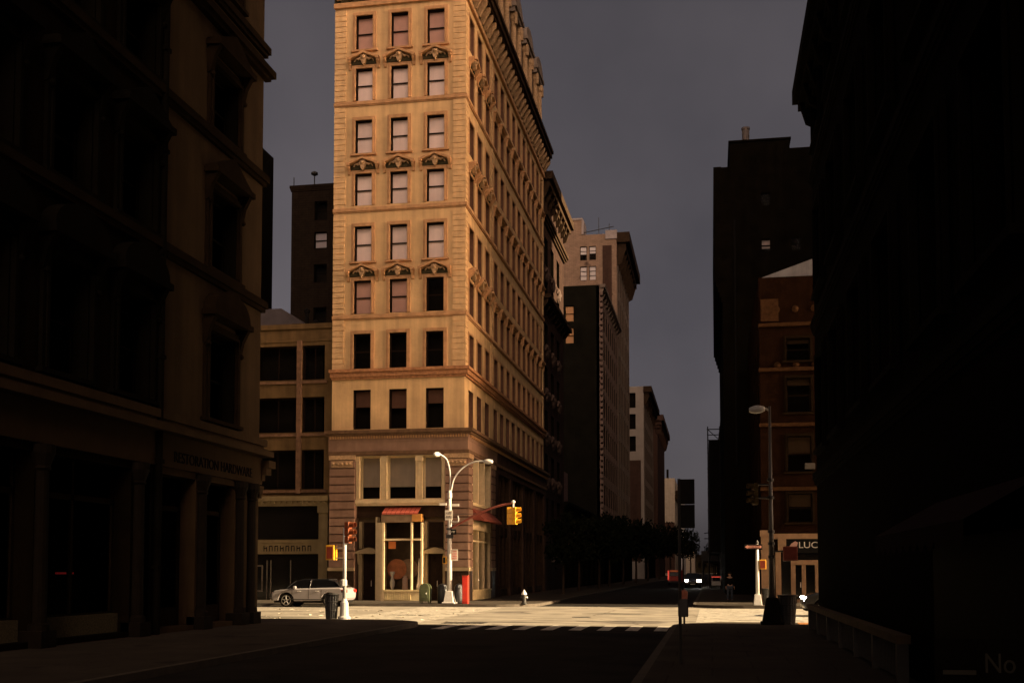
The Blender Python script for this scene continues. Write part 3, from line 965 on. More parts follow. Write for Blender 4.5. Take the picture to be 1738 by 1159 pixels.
# ---------------------------------------------------------------- plain block builder for the other buildings
def block(name, label, X0, X1, Y0, Y1, H, mw, faces, z0=0.1, group=None, roof=True, win=None, cat='building'):
    """faces: list of (side, holes, kwargs for the windows); walls without holes are plain"""
    t = thing(name, label, cat, (X1 if X1 < 0 else X0, Y0, 0), group)
    sides = {'S': (S_face(X0, Y0), X1 - X0), 'E': (E_face(X1, Y0), Y1 - Y0), 'W': (W_face(X0, Y0), Y1 - Y0)}
    w = MB()
    done = set()
    for (sd_, holes, kw) in faces:
        T, Ln = sides[sd_]
        w.T = T
        wall_grid(w, 0, Ln, z0, H, holes, 0.4)
        done.add(sd_)
    w.T = lambda p: p
    for sd_, (T, Ln) in sides.items():
        if sd_ not in done:
            w.T = T
            w.quad((0, 0, z0), (Ln, 0, z0), (Ln, 0, H), (0, 0, H))
    w.T = lambda p: p
    w.quad((X0, Y1, z0), (X1, Y1, z0), (X1, Y1, H), (X0, Y1, H))
    w.build('wall', mw, t)
    if roof:
        MB().box(X0 + 0.02, X1 - 0.02, Y0 + 0.02, Y1 - 0.02, H - 0.5, H - 0.45).build('roof', ROOF, t)
    if any(f[1] for f in faces):
        MB().box(X0 + 0.9, X1 - 0.9, Y0 + 0.9, Y1 - 0.9, 0.2, H - 0.7).build('interior', DARKIN, t)
    for (sd_, holes, kw) in faces:
        T, Ln = sides[sd_]
        for i, h in enumerate(holes):
            k = dict(kw)
            if 'blinds' in k:
                bl = k.pop('blinds')
                k['blind'] = bl[i % len(bl)]
            sash_window(T, h, t, **k)
    t['_sides'] = 0
    del t['_sides']
    return t, {k: v[0] for k, v in sides.items()}
def cornice(T, L0, z, d, m, parent, h=0.8, name='cornice', brackets=0, u0=None):
    m_ = MB(T)
    a = -d if u0 is None else u0
    m_.box(a, L0 + d, -0.03, d, z + h * 0.55, z + h)
    m_.box(a + d * 0.3, L0 + d * 0.7, -0.03, d * 0.7, z + h * 0.25, z + h * 0.55)
    m_.box(a + d * 0.6, L0 + d * 0.4, -0.03, d * 0.4, z, z + h * 0.25)
    for i in range(brackets):
        u = 0.2 + (L0 - 0.4) * i / max(1, brackets - 1)
        m_.prism([(0, z - h * 0.5), (d * 0.35, z - h * 0.4), (d * 0.7, z + h * 0.24), (0, z + h * 0.24)], u - 0.09, u + 0.09, 'yz')
    return m_.build(name, m, parent)

# ---------------------------------------------------------------- the near building on the left, with the shop lettering
NB_X, NB_Y = -15.6, 36.55
nb_rows = [(6.75, 9.55), (11.55, 14.1), (16.05, 18.2), (21.0, 23.4)]
nb_cols = [(1.6, 3.7), (6.0, 8.1), (10.2, 12.4), (13.76, 15.66), (16.93, 18.81), (22.35, 24.45)]   # from Y = 10
nb_holes = [(a, b, c, d) for (a, b) in nb_cols for (c, d) in nb_rows]
shop = [(9.3, 13.5, 0.3, 4.75), (13.9, 17.9, 0.3, 4.75), (18.45, 21.75, 0.3, 4.75), (22.3, 24.6, 0.3, 4.75), (1.0, 8.6, 0.3, 4.75)]
NB = thing('corner_store_building', 'dark near brownstone on the left with columned shop front and bracketed window hoods', 'building', (NB_X, NB_Y, 0))
NT = E_face(NB_X, 10.0)
w = MB(NT)
wall_grid(w, 19.1, 26.55, 0.1, 27.0, [h for h in nb_holes + shop if h[0] > 19.1] + [(19.1, 21.75, 0.3, 4.75)], 0.6)
w.T = lambda p: p
w.quad((NB_X, NB_Y, 0.1), (-42, NB_Y, 0.1), (-42, NB_Y, 27), (NB_X, NB_Y, 27))
w.quad((NB_X, -15, 0.1), (-42, -15, 0.1), (-42, -15, 27), (NB_X, -15, 27))
w.quad((NB_X, -15, 27), (-42, -15, 27), (-42, NB_Y, 27), (NB_X, NB_Y, 27))
w.build('wall', NEARSTONE, NB)
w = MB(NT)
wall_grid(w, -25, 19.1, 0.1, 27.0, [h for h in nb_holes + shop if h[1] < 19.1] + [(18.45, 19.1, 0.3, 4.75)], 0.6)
w.build('shaded_wall', mat('shaded_brownstone', (0.010, 0.0065, 0.003), 0.85, 0.25, 0.8, 0.3, streak=0.3), NB)  # left stretch of the same wall, shade painted in by a darker colour
MB().box(-40, NB_X - 1.4, -12, NB_Y - 1.0, 0.2, 26).build('interior', DARKIN, NB)
for h in nb_holes:
    if h[0] < 9: continue
    sash_window(NT, h, NB, 0.5, (0.24, 0.10), NEARTRIM if h[0] > 19 else BLACKSTONE, BLACKSTONE, 0.0, sill=True, fw=0.1, m_gl=DIMGLASS)
for h in nb_holes:
    if h[0] < 9: continue
    a, b, c, d = h
    uc, hw = (a + b) / 2, (b - a) / 2 + 0.30
    hd = MB(NT)
    z = d + 0.28
    if c < 10:                                    # round-headed hood on the first floor
        arc = [(uc + hw * math.cos(R(180 * k / 12)), z + 0.35 + 0.75 * math.sin(R(180 * k / 12))) for k in range(13)]
        hd.prism([(uc + hw, z + 0.15)] + arc + [(uc - hw, z + 0.15)], 0, 0.42, 'xz')
    else:
        hd.prism([(uc - hw, z + 0.15), (uc + hw, z + 0.15), (uc + hw, z + 0.38), (uc, z + 1.0), (uc - hw, z + 0.38)], 0, 0.40, 'xz')
    hd.box(uc - hw - 0.08, uc + hw + 0.08, 0, 0.5, z + 0.12, z + 0.30)
    for s in (-1, 1):
        hd.prism([(0, z - 0.75), (0.12, z - 0.7), (0.22, z - 0.25), (0.42, z + 0.12), (0, z + 0.12)], uc + s * (hw - 0.12) - 0.1, uc + s * (hw - 0.12) + 0.1, 'yz')
        hd.lathe([(0.02, -0.09), (0.08, -0.03), (0.08, 0.03), (0.02, 0.09)], (uc + s * (hw - 0.12), 0.16, z - 0.75), 8)
    hd.build('window_hood', NEARTRIM if h[0] > 19 else BLACKSTONE, NB)
for (z, d) in ((6.42, 0.22), (11.32, 0.20), (15.85, 0.20), (19.72, 0.34), (20.55, 0.2), (24.6, 0.2)):
    m_ = MB(NT)
    m_.box(-20, 26.55 + d, -0.03, d, z - 0.12, z + 0.12)
    m_.box(-20, 26.55 + d * 0.6, -0.03, d * 0.6, z - 0.26, z - 0.12)
    m_.T = lambda p: p
    m_.box(-40, NB_X + 0.01, NB_Y - 0.03, NB_Y + d, z - 0.12, z + 0.12)
    m_.build('string_course', NEARTRIM if z > 6.5 else NEARSTONE, NB)
m_ = MB(NT)
m_.box(9.0, 26.63, -0.03, 0.10, 4.95, 5.92)
m_.build('sign_band', mat('sign_band_stone', (0.042, 0.026, 0.013), 0.8, 0.15, 2, 0.1), NB)
m_ = MB(NT)
m_.box(8.8, 26.9, -0.03, 0.42, 5.93, 6.12)
m_.box(8.8, 26.8, -0.03, 0.25, 6.12, 6.2)
m_.T = lambda p: p
m_.box(-40, NB_X + 0.4, NB_Y - 0.03, NB_Y + 0.55, 5.55, 5.80)
m_.box(-40, NB_X + 0.3, NB_Y - 0.03, NB_Y + 0.40, 5.30, 5.55)
m_.box(-40, NB_X + 0.15, NB_Y - 0.03, NB_Y + 0.22, 5.10, 5.30)
for yy in (4.55, 4.7, 4.85):
    m_.box(NB_X - 0.25, NB_X + 0.05, NB_Y - 0.03, NB_Y + 0.12 + (yy - 4.5) * 0.7, yy - 0.07, yy + 0.07)
m_.build('shop_cornice', NEARSTONE, NB)
tx = frame(NB_X + 0.105, 10.0, 0, 1, 1, 0)
text_mesh('RESTORATION HARDWARE', 0.45, lambda p: tx((p[0] * 1.0 + 20.1, p[2], p[1] + 5.14)), 'lettering', mat('black_letters', (0.006, 0.005, 0.004), 0.6, 0.1, 5), NB, 0.012)
for u in (8.9, 13.7, 18.2, 22.05, 24.85, 25.8):
    c = MB(NT)
    c.box(u - 0.30, u + 0.30, -0.25, 0.34, 0.12, 0.55)
    c.lathe([(0.26, 0.55), (0.26, 0.68), (0.19, 0.74), (0.17, 4.3), (0.22, 4.36), (0.19, 4.42), (0.30, 4.72), (0.30, 4.92)], (u, 0.05, 0), 14)
    o = c.build('column', mat('dark_cast_iron_column', (0.012, 0.009, 0.006), 0.5, 0.2, 4, 0.1, spec=0.12), NB, smooth=False)
for (a, b, c, d) in shop:
    f = MB(NT)
    f.box(a, b, -0.62, -0.5, 0.15, 0.85)
    f.box(a, b, -0.62, -0.5, 3.75, 3.9)
    n = max(2, int((b - a) / 1.5))
    for k in range(n + 1):
        u = a + (b - a - 0.1) * k / n
        f.box(u, u + 0.1, -0.6, -0.5, 0.85, 4.75)
    o = f.build('shop_frame', NEARTRIM, NB)
    p = MB(NT)
    p.quad((a, -0.56, 0.85), (b, -0.56, 0.85), (b, -0.56, 4.75), (a, -0.56, 4.75))
    p.build('pane', DIMGLASS, o)
for (a, b) in ((9.35, 13.45), (13.95, 17.85)):
    p = MB(NT)
    p.box(a, b, -0.50, -0.30, 0.12, 0.8)
    p.build('window_grating', mat('speckled_stall_riser', (0.10, 0.08, 0.045), 0.8, 0.5, 22, 0.6), NB)
dp = MB(NT)
dp.tube([(19.15, 0.14, 0.15), (19.15, 0.14, 26.5)], 0.11, 8)
dp.box(18.95, 19.36, -0.02, 0.04, 0.15, 26.6)
for z in range(2, 26, 3):
    dp.box(19.0, 19.3, 0.0, 0.24, z, z + 0.12)
dp.build('drainpipe', BLACKSTONE, NB)
b = MB(NT).box(15.6, 16.35, -0.75, -0.70, 1.86, 1.91)
tag(b.build('neon_sign', mat('dim_red_tube', (0.3, 0.02, 0.02), 0.4, 0.1, 5, emit=((1.0, 0.06, 0.06), 0.03))), 'thin red lit strip sign inside the dark shop window on the left', 'sign')

# ---------------------------------------------------------------- low loft building and the dark tower left of the corner building
LB, LF = block('loft_building', 'low four storey loft of brown stone with wide dark windows, left of the buff building', -40, -23.12, 65.3, 85, 17.3, LOFT,
    [('S', [(u0, u1, a, b) for (a, b) in ((13.85, 16.0), (10.55, 12.75), (7.0, 9.45)) for (u0, u1) in ((11.9, 14.6), (14.95, 16.4), (8.0, 11.2), (2, 6))],
      dict(depth=0.38, m_fr=DKWOOD, blinds=[0, 0.0, 0], rails=0, mull=1))])
m_ = MB(LF['S'])
m_.box(14.62, 14.93, -0.02, 0.16, 6.7, 16.3)
for z in (13.6, 10.3, 6.78):
    m_.box(11.6, 16.6, -0.02, 0.12, z, z + 0.16)
m_.build('pilaster', mat('rosy_loft_pilaster', (0.15, 0.085, 0.05), 0.85, 0.3, 4, 0.3), LB)
m_ = MB(LF['S'])
m_.box(0, 16.95, -0.02, 0.14, 17.05, 17.36)
m_.box(0, 16.9, -0.02, 0.06, 16.25, 16.4)
m_.build('parapet', LOFT, LB)
m_ = MB(LF['S'])                                    # projecting cream shop front, two storeys high
m_.box(0, 16.85, -0.02, 0.55, 6.25, 6.55)
m_.box(0, 16.8, -0.02, 0.40, 5.95, 6.25)
m_.box(0, 16.75, -0.02, 0.25, 3.68, 3.86)
m_.box(0, 16.75, -0.02, 0.20, 2.98, 3.68)
m_.box(16.2, 16.78, -0.02, 0.28, 0.12, 5.95)
m_.box(16.1, 16.86, -0.02, 0.34, 0.12, 0.7)
m_.box(16.14, 16.84, -0.02, 0.36, 5.5, 5.95)
m_.box(11.4, 11.9, -0.02, 0.25, 0.12, 5.95)
for i in range(46):
    m_.box(0.1 + i * 0.365, 0.26 + i * 0.365, 0.40, 0.50, 6.10, 6.24)
m_.build('shop_front', LOFTCREAM, LB)
m_ = MB(LF['S'])
for i in range(9):
    x = 12.6 + i * 0.36
    m_.box(x, x + 0.05, 0.2, 0.21, 3.15, 3.5)
    m_.box(x + 0.05, x + 0.22, 0.2, 0.21, 3.44 if i % 3 else 3.3, 3.5 if i % 3 else 3.36)
    m_.box(x + 0.18, x + 0.23, 0.2, 0.21, 3.15, 3.42)
m_.build('sign_letters', MATS['black_letters'], LB)
m_ = MB(LF['S'])
m_.box(11.9, 16.2, 0.0, 0.03, 3.9, 5.95)
m_.box(0.3, 11.4, 0.0, 0.03, 0.3, 5.95)
m_.box(11.9, 16.2, 0.0, 0.03, 0.15, 2.98)
m_.build('shop_glass', mat('black_shop_glass', (0.008, 0.007, 0.006), 0.12, 0.2, 3, spec=0.6), LB)
m_ = MB(LF['S'])
for u in (12.75, 13.0, 14.3):
    m_.box(u, u + 0.06, 0.03, 0.09, 0.15, 2.6)
m_.box(11.95, 12.5, 0.03, 0.08, 0.65, 0.75)
m_.box(11.95, 12.5, 0.03, 0.08, 2.2, 2.3)
m_.box(12.42, 12.5, 0.03, 0.08, 0.75, 2.2)
m_.build('shop_doors', mat('dull_steel_frame', (0.10, 0.085, 0.07), 0.5, 0.2, 5), LB)
m_ = MB(LF['S'])
m_.box(11.95, 12.12, 0.04, 0.07, 0.9, 1.75)
m_.build('lit_display', mat('lit_shop_display', (0.6, 0.5, 0.3), 0.5, 0.1, 5, emit=((1.0, 0.80, 0.42), 0.16)), LB)
# roof structures
t = thing('roof_bulkhead', 'pale lean-to stair head on the flat roof of the low loft', 'roof bulkhead', (-26.6, 70, 16.8))
MB().prism([(-30.5, 16.8), (-26.6, 16.8), (-26.9, 18.6), (-28.4, 19.6), (-30.5, 19.6)], 70, 74, 'xz').build('wall', mat('grey_roof_wall', (0.10, 0.085, 0.085), 0.9, 0.2, 1), t)
MB().box(-27.6, -26.9, 69.9, 70.02, 16.8, 18.5).build('door', DARKIN, t)
for x, h in ((-26.2, 2.2), (-25.6, 1.4)):
    tag(MB().lathe([(0.13, 0), (0.13, h), (0.2, h), (0.2, h + 0.15), (0.05, h + 0.3)], (x, 69, 16.8), 10).build('vent_pipe', SIGNBACK),
        'tall thin roof vent pipe on the low loft' if h > 2 else 'short roof vent pipe on the low loft', 'vent pipe')
TW, TF = block('brick_tower', 'dark brick tower rising behind the low loft, three windows one above another', -34.1, -24.0, 86, 110, 33.9, DARKBRICK,
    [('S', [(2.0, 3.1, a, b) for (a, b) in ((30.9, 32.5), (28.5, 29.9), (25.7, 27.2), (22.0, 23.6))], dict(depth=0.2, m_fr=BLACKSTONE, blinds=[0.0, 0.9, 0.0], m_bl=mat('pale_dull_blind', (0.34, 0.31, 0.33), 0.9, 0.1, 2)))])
cornice(TF['S'], 10.1, 33.4, 0.15, DARKBRICK, TW, 0.5, 'coping')
rp = MB()
rp.tube([(-34.0, 86.2, 33.8), (-34.0, 86.2, 34.7)], 0.04, 6)
rp.tube([(-32.2, 86.2, 33.8), (-32.2, 86.2, 34.8)], 0.05, 6)
rp.lathe([(0.04, 34.7), (0.30, 34.85), (0.28, 35.0), (0.05, 35.12)], (-32.2, 86.2, 0), 10)
rp.build('roof_vent', IRON, TW)
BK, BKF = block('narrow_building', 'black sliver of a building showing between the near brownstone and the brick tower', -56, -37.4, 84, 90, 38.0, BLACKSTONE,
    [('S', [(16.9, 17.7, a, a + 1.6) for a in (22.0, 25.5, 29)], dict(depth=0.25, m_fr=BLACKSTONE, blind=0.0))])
cornice(BKF['S'], 18.3, 31.6, 0.3, BLACKSTONE, BK, 0.9)

# ---------------------------------------------------------------- left side of the street beyond the corner building
def rows_cols(us, w, zs, h):
    return [(u, u + w, z, z + h) for z in zs for u in us]
OB, OF = block('ornate_building', 'dark narrow ornate building just beyond the buff corner building', -34, -14.75, 97.3, 112, 37.5, mat('dark_carved_front', (0.035, 0.020, 0.015), 0.85, 0.3, 1.6, 0.8, streak=0.3),
    [('E', rows_cols([1.6, 5.6, 9.6], 2.0, [6 + 4.0 * i for i in range(7)], 2.6), dict(depth=0.35, m_fr=BLACKSTONE, blind=0.0))])
cornice(OF['E'], 14.7, 36.4, 1.0, BRONZE, OB, 1.6, brackets=9, u0=0)
cornice(OF['E'], 14.7, 33.6, 0.5, BRONZE, OB, 0.8, brackets=0, u0=0, name='string_course')
cornice(OF['E'], 14.7, 26.0, 0.8, BRONZE, OB, 0.8, brackets=9, u0=0, name='balcony')
m_ = MB(OF['E'])
for z in (29.2, 22.0, 18.0, 14.0, 10.0):
    for k in range(3):
        u = 2.6 + 4 * k
        m_ = MB(OF['E'])
        m_.lathe([(0.05, -0.3), (0.6, -0.2), (0.75, 0), (0.6, 0.2), (0.05, 0.3)], (u, 0.02, z), 10, 'y')
        for s in (-1, 1):
            m_.tube([(u + s * 0.6, 0.1, z), (u + s * 1.0, 0.15, z + 0.3), (u + s * 1.35, 0.1, z - 0.1)], [0.16, 0.14, 0.05], 6)
        m_.build('carved_panel', mat('grey_carving', (0.07, 0.047, 0.038), 0.9, 0.3, 5, 0.5), OB)

LOW, LOWF = block('low_shop_building', 'low dark shop building in the gap before the black windowed side wall', -40, -14.7, 112.3, 147.5, 9.0, BLACKSTONE,
    [('E', [(1.0 + 5.5 * i, 5.0 + 5.5 * i, 0.4, 3.8) for i in range(6)], dict(depth=0.4, m_fr=BLACKSTONE, blind=0.0, rails=0, mull=2))])
cornice(LOWF['E'], 35.2, 8.4, 0.4, BLACKSTONE, LOW, 0.6)
MB().box(-22, -15.5, 117, 121, 9.0, 12.6).build('roof_shed', mat('mauve_roof_shed', (0.13, 0.075, 0.07), 0.9, 0.2, 2), LOW)

DS, DSF = block('dark_side_building', 'tall building with black blank side wall and two lit-looking blinds, pale front in perspective', -42, -14.6, 148, 176, 40.6, mat('black_party_wall', (0.011, 0.010, 0.007), 0.95, 0.3, 0.6, 0.2),
    [('S', [(22.75, 23.95, a, a + 2.2) for a in (35.7, 32.7)], dict(depth=0.16, m_fr=BLACKSTONE, blind=1.0, m_bl=mat('tan_blind', (0.55, 0.30, 0.14), 0.9, 0.08, 2))),
     ('E', [], {})])
DSE = DSF['E']
fp = MB(DSE)
wh = rows_cols([1.4 + 3.35 * i for i in range(8)], 1.9, [7 + 4.05 * i for i in range(8)], 2.8)
T2 = frame(-14.5, 148, 0, 1, 1, 0)
fp.T = T2
wall_grid(fp, 0, 28, 5.5, 40.7, wh, 0.35)
fp.quad((0, 0, 5.5), (0, -0.5, 5.5), (0, -0.5, 40.7), (0, 0, 40.7))
fp.build('front', mat('pink_grey_front', (0.21, 0.145, 0.115), 0.85, 0.2, 1.0, 0.3, streak=0.25), DS)
fp = MB(T2)
for i in range(9):
    u = 0.35 + 3.35 * i
    fp.box(u, u + 0.55, -0.05, 0.05, 5.5, 39.5)
for z in [9.95 + 4.05 * k for k in range(8)]:
    fp.box(0.0, 28, -0.05, 0.03, z, z + 0.35)
for i in range(40):
    fp.box(-0.05, 0.5, -0.05, 0.36, 8 + i * 0.8, 8 + i * 0.8 + 0.5)
fp.build('pier', MATS['pink_grey_front'], DS)
cornice(T2, 28, 39.7, 0.7, LIMEGREY, DS, 1.0, brackets=12, u0=0)
m_ = MB(T2)
for h in wh:
    m_.box(h[0], h[1], -0.34, -0.30, h[2], h[3])
    m_.box(h[1] - 0.03, h[1] - 0.002, -0.30, -0.003, h[2], h[3])
m_.build('front_panes', DKWOOD, DS)

PB, PF = block('stained_brick_building', 'tall brick building with patchy tan side wall, four small windows and heavy dark cornice', -36, -14.6, 177, 202, 56.5, BROWNBRICK,
    [('S', [(15.45, 16.55, 52.3, 54.6), (16.95, 18.05, 52.3, 54.6), (15.45, 16.55, 49.0, 51.3), (16.95, 18.05, 49.0, 51.3)],
      dict(depth=0.22, m_fr=DKWOOD, blinds=[0.55, 0.5, 0.95, 0.95], m_bl=mat('bright_blind', (0.66, 0.60, 0.58), 0.9, 0.05, 2), rails=2)),
     ('E', [], {})])
m_ = MB(PF['S'])
m_.box(5, 15.7, -4, -0.002, 56.5, 59.0)
m_.box(15.5, 16.5, 0.0, 0.25, 46.6, 47.3)
m_.build('lift_bulkhead', BROWNBRICK, PB)
m_ = MB(PF['S'])
m_.box(5, 15.9, -4, 0.15, 59.0, 59.3)
m_.box(15.71, 16.05, -4, 0.1, 56.6, 59.0)
m_.box(19.6, 21.45, -0.5, 0.25, 55.6, 57.0)
m_.build('white_coping', mat('pale_coping', (0.32, 0.27, 0.25), 0.9, 0.2, 2), PB)
m_ = MB(PF['S'])
m_.tube([(15.9, -0.2, 56.9), (20.9, -0.2, 57.7)], 0.07, 6)
m_.tube([(18.5, -0.2, 56.4), (18.5, -0.2, 59.3)], 0.05, 6)
m_.tube([(15.5, -0.2, 56.4), (15.5, -0.2, 57.3)], 0.05, 6)
m_.tube([(20.2, -0.2, 56.4), (20.2, -0.2, 58.2)], 0.05, 6)
m_.build('roof_railing', IRON, PB)
m_ = MB(PF['S'])
m_.box(19.1, 20.6, 0.0, 0.03, 38, 54.6)
m_.build('dark_flank_strip', REDDISH, PB)
T3 = frame(-14.5, 177, 0, 1, 1, 0)
m_ = MB(T3)
wh3 = rows_cols([1.2 + 3.4 * i for i in range(7)], 2.2, [6 + 4.6 * i for i in range(10)], 3.4)
wall_grid(m_, 0, 25, 4, 53.5, wh3, 0.4)
m_.build('front', LIMEGREY, PB)
m_ = MB(T3)
for i in range(8):
    m_.box(0.2 + 3.4 * i, 0.8 + 3.4 * i, -0.05, 0.06, 5, 53.0)
m_.build('pier', LIMEGREY, PB)
m_ = MB(T3)
for h in wh3:
    m_.box(h[0], h[1], -0.38, -0.33, h[2], h[3])
    m_.box(h[1] - 0.03, h[1] - 0.002, -0.33, -0.003, h[2], h[3])
m_.build('front_panes', DKWOOD, PB)
cornice(T3, 25, 53.0, 2.0, BRONZE, PB, 3.6, brackets=9, u0=-0.2)

WB, WF = block('white_topped_building', 'pale painted side wall above a dark patch, further down the street', -30, -14.6, 248, 285, 43.2, mat('pale_painted_brick', (0.30, 0.26, 0.22), 0.9, 0.12, 0.5),
    [('S', [(12.2, 13.6, a, a + 3.4) for a in (38.4, 33.6, 28.6)], dict(depth=0.3, m_fr=DKWOOD, blind=0.0))])
m_ = MB(WF['S'])
m_.box(8.6, 14.7, 0.01, 0.06, 4, 26.6)
m_.build('dark_render_patch', REDDISH, WB)
cornice(WF['E'], 37, 40.3, 1.8, BRONZE, WB, 2.9, brackets=8, u0=-0.3)
m_ = MB(WF['E'])
wh5 = rows_cols([1.6 + 3.6 * i for i in range(9)], 2.4, [5 + 4.4 * i for i in range(8)], 3.0)
m_.T = frame(-14.4, 248, 0, 1, 1, 0)
wall_grid(m_, 0, 37, 2, 40.3, wh5, 0.19)
m_.build('front', LIMEGREY, WB)
m_ = MB(WF['E'])
for h in wh5:
    m_.box(h[0], h[1], 0.01, 0.04, h[2], h[3])
    m_.box(h[1] - 0.03, h[1] - 0.002, 0.04, 0.197, h[2], h[3])
m_.build('front_panes', DKWOOD, WB)
m_ = MB(WF['E'])
for i in range(10):
    m_.box(0.8 + 3.6 * i, 1.4 + 3.6 * i, 0, 0.24, 4, 40)
m_.build('pier', LIMEGREY, WB)
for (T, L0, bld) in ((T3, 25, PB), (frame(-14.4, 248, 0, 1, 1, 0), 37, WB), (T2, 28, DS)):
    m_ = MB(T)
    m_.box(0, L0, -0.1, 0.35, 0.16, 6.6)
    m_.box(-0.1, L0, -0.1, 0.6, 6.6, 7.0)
    m_.build('shade_boxes', BLACKSTONE, bld)  # dark boxes added in place of shade low on these fronts
RB, RF_ = block('red_brown_building', 'slim red-brown building with projecting cap, beyond the white topped one', -32, -14.0, 300, 345, 43.8, REDDISH,
    [('S', [], {})])
cornice(RF_['S'], 18.0, 40.4, 1.7, REDDISH, RB, 3.4, brackets=5, u0=6)
cornice(RF_['E'], 45, 40.4, 1.7, REDDISH, RB, 3.4, brackets=10, u0=0)
FB, FF_ = block('cream_far_building', 'small cream far building with two windows and a dark lower half', -36, -13.6, 430, 470, 37.5, PALEBRICK,
    [('S', [(16.2, 17.7, a, a + 4.2) for a in (30.0, 23.4)], dict(depth=0.3, m_fr=DKWOOD, blind=0.4, m_bl=BLINDR))])
m_ = MB(FF_['S'])
m_.box(8, 22.3, 0.02, 0.10, 1, 20.5)
m_.build('dark_lower_wall', REDDISH, FB)
m_ = MB(FF_['S'])
for (u, hgt) in ((12.6, 1.4), (15.5, 2.2), (16.6, 1.5), (19.2, 3.6)):
    m_.box(u, u + 0.8, -3, -2, 37.2, 37.5 + hgt)
m_.build('roof_vents', BLACKSTONE, FB)
cornice(FF_['E'], 40, 30.5, 1.8, BRONZE, FB, 2.5, brackets=6, u0=4)
FC, _ = block('white_slab_building', 'thin bright slab of a far white building beside the dark sign', -16.5, -12.6, 520, 560, 39, mat('white_far_wall', (0.62, 0.60, 0.58), 0.9, 0.05, 0.4), [('S', [], {})])
cornice(_['S'], 3.9, 38, 0.5, LIMEGREY, FC, 1.2)
FD, _ = block('tan_far_building', 'faint tan building at the far end of the street', -15.5, -9.0, 620, 650, 17.5, PALEBRICK, [('S', [(1.5, 2.6, 12, 15), (4, 5.1, 12, 15)], dict(depth=0.3, m_fr=DKWOOD, blind=0.0))])
cornice(_['S'], 6.5, 16.8, 0.4, LIMEGREY, FD, 0.9)
FE, _ = block('far_end_building', 'low black building closing the far end of the street', -12, 40, 760, 800, 12.5, BLACKSTONE, [('S', [(3 + 4 * i, 5 + 4 * i, 4, 7) for i in range(9)], dict(depth=0.3, m_fr=BLACKSTONE, blind=0.0))])
cornice(_['S'], 52, 11.5, 0.5, BLACKSTONE, FE, 1.2)

# ---------------------------------------------------------------- right side of the street
LK_X = 2.85
lk_rows = [(4.7, 6.35), (7.6, 9.65), (11.0, 13.0), (14.0, 15.3)]
LK, LKF = block('corner_tenement', 'dim red-brown corner tenement on the right, lit shop front below', LK_X, 17.8, 65.0, 84, 18.9, mat('tenement_brick', (0.017, 0.0075, 0.0035), 0.9, 0.25, 1.5, 0.3, streak=0.2),
    [('S', [(u, u + 1.35, a, b) for (a, b) in lk_rows for u in (1.5, 4.4, 7.3, 10.2, 12.7)], dict(depth=0.3, m_fr=NEARTRIM, blinds=[0.45, 0.5, 0.2, 0.4, 0.0, 0.5, 0.0, 0.2], m_bl=mat('dun_blind', (0.065, 0.04, 0.023), 0.9, 0.1, 2), surround=(0.14, 0.07), m_sur=NEARTRIM)),
     ('W', [(1.2 + 3.2 * i, 2.4 + 3.2 * i, a, b) for (a, b) in lk_rows for i in range(5)], dict(depth=0.25, m_fr=BLACKSTONE, blind=0.0))])
LS = LKF['S']
m_ = MB(LS)
for z in (16.0, 10.2, 6.52, 13.4):
    m_.box(-0.05, 14.9, -0.02, 0.16, z, z + 0.2)
for z in (17.0, 13.75):
    for i in range(13):
        m_.lathe([(0.02, -0.08), (0.2, -0.03), (0.2, 0.03), (0.02, 0.08)], (1.0 + i * 1.05, 0.03, z), 8, 'y')
m_.box(0.1, 1.1, -0.02, 0.14, 16.3, 17.6)
m_.build('terracotta_trim', mat('dull_terracotta', (0.055, 0.026, 0.011), 0.85, 0.3, 5, 0.4), LK)
m_ = MB(LS)
m_.box(-0.05, 0.42, -0.02, 0.24, 0.15, 4.2)
m_.box(-0.1, 0.5, -0.02, 0.32, 3.9, 4.25)
m_.box(0.5, 14.9, -0.02, 0.20, 3.75, 4.05)
m_.box(0.9, 1.35, -0.02, 0.24, 3.0, 3.9)
m_.box(0.75, 1.05, -0.02, 0.22, 0.15, 3.0)
m_.box(1.6, 3.15, -0.02, 0.2, 2.28, 2.55)
m_.box(2.92, 3.12, -0.02, 0.2, 0.15, 2.28)
m_.box(1.6, 1.85, -0.02, 0.16, 0.15, 2.28)
m_.box(2.2, 2.42, -0.02, 0.16, 0.15, 2.28)
m_.box(1.0, 3.6, -0.02, 0.26, 0.12, 0.32)
m_.build('shop_front', mat('sandy_shop_front', (0.30, 0.19, 0.11), 0.75, 0.15, 3, 0.1), LK)
m_ = MB(LS)
m_.box(1.35, 14.9, -0.02, 0.14, 2.95, 3.75)
m_.build('sign_fascia', SIGNB, LK)
tl = LS
text_mesh('LUCKY', 0.50, lambda p: tl((p[0] * 1.15 + 2.02, 0.15 + p[2], p[1] + 3.24)), 'lettering', mat('pale_letters', (0.62, 0.60, 0.56), 0.6, 0.05, 5), LK, 0.012)
m_ = MB(LS)
m_.prism([(1.52, 3.32), (1.62, 3.26), (1.95, 3.34), (2.0, 3.55), (1.85, 3.62), (1.65, 3.5)], 0.14, 0.18, 'xz')
m_.build('emblem', mat('rosy_emblem', (0.5, 0.30, 0.26), 0.6, 0.1, 8), LK)
m_ = MB(LS)
m_.box(1.1, 14.9, -0.02, 0.03, 0.3, 2.95)
m_.build('shop_glass', MATS['black_shop_glass'], LK)
m_ = MB(LS)
m_.tube([(2.12, 0.22, 1.0), (2.12, 0.22, 1.3)], 0.025, 6)
m_.build('door_handle', ALU, LK)
m_ = MB(LS)
m_.box(2.45, 3.0, 0.02, 0.35, 7.72, 8.05)
for k in range(5):
    m_.box(2.5, 2.95, 0.35, 0.36, 7.76 + k * 0.055, 7.79 + k * 0.055)
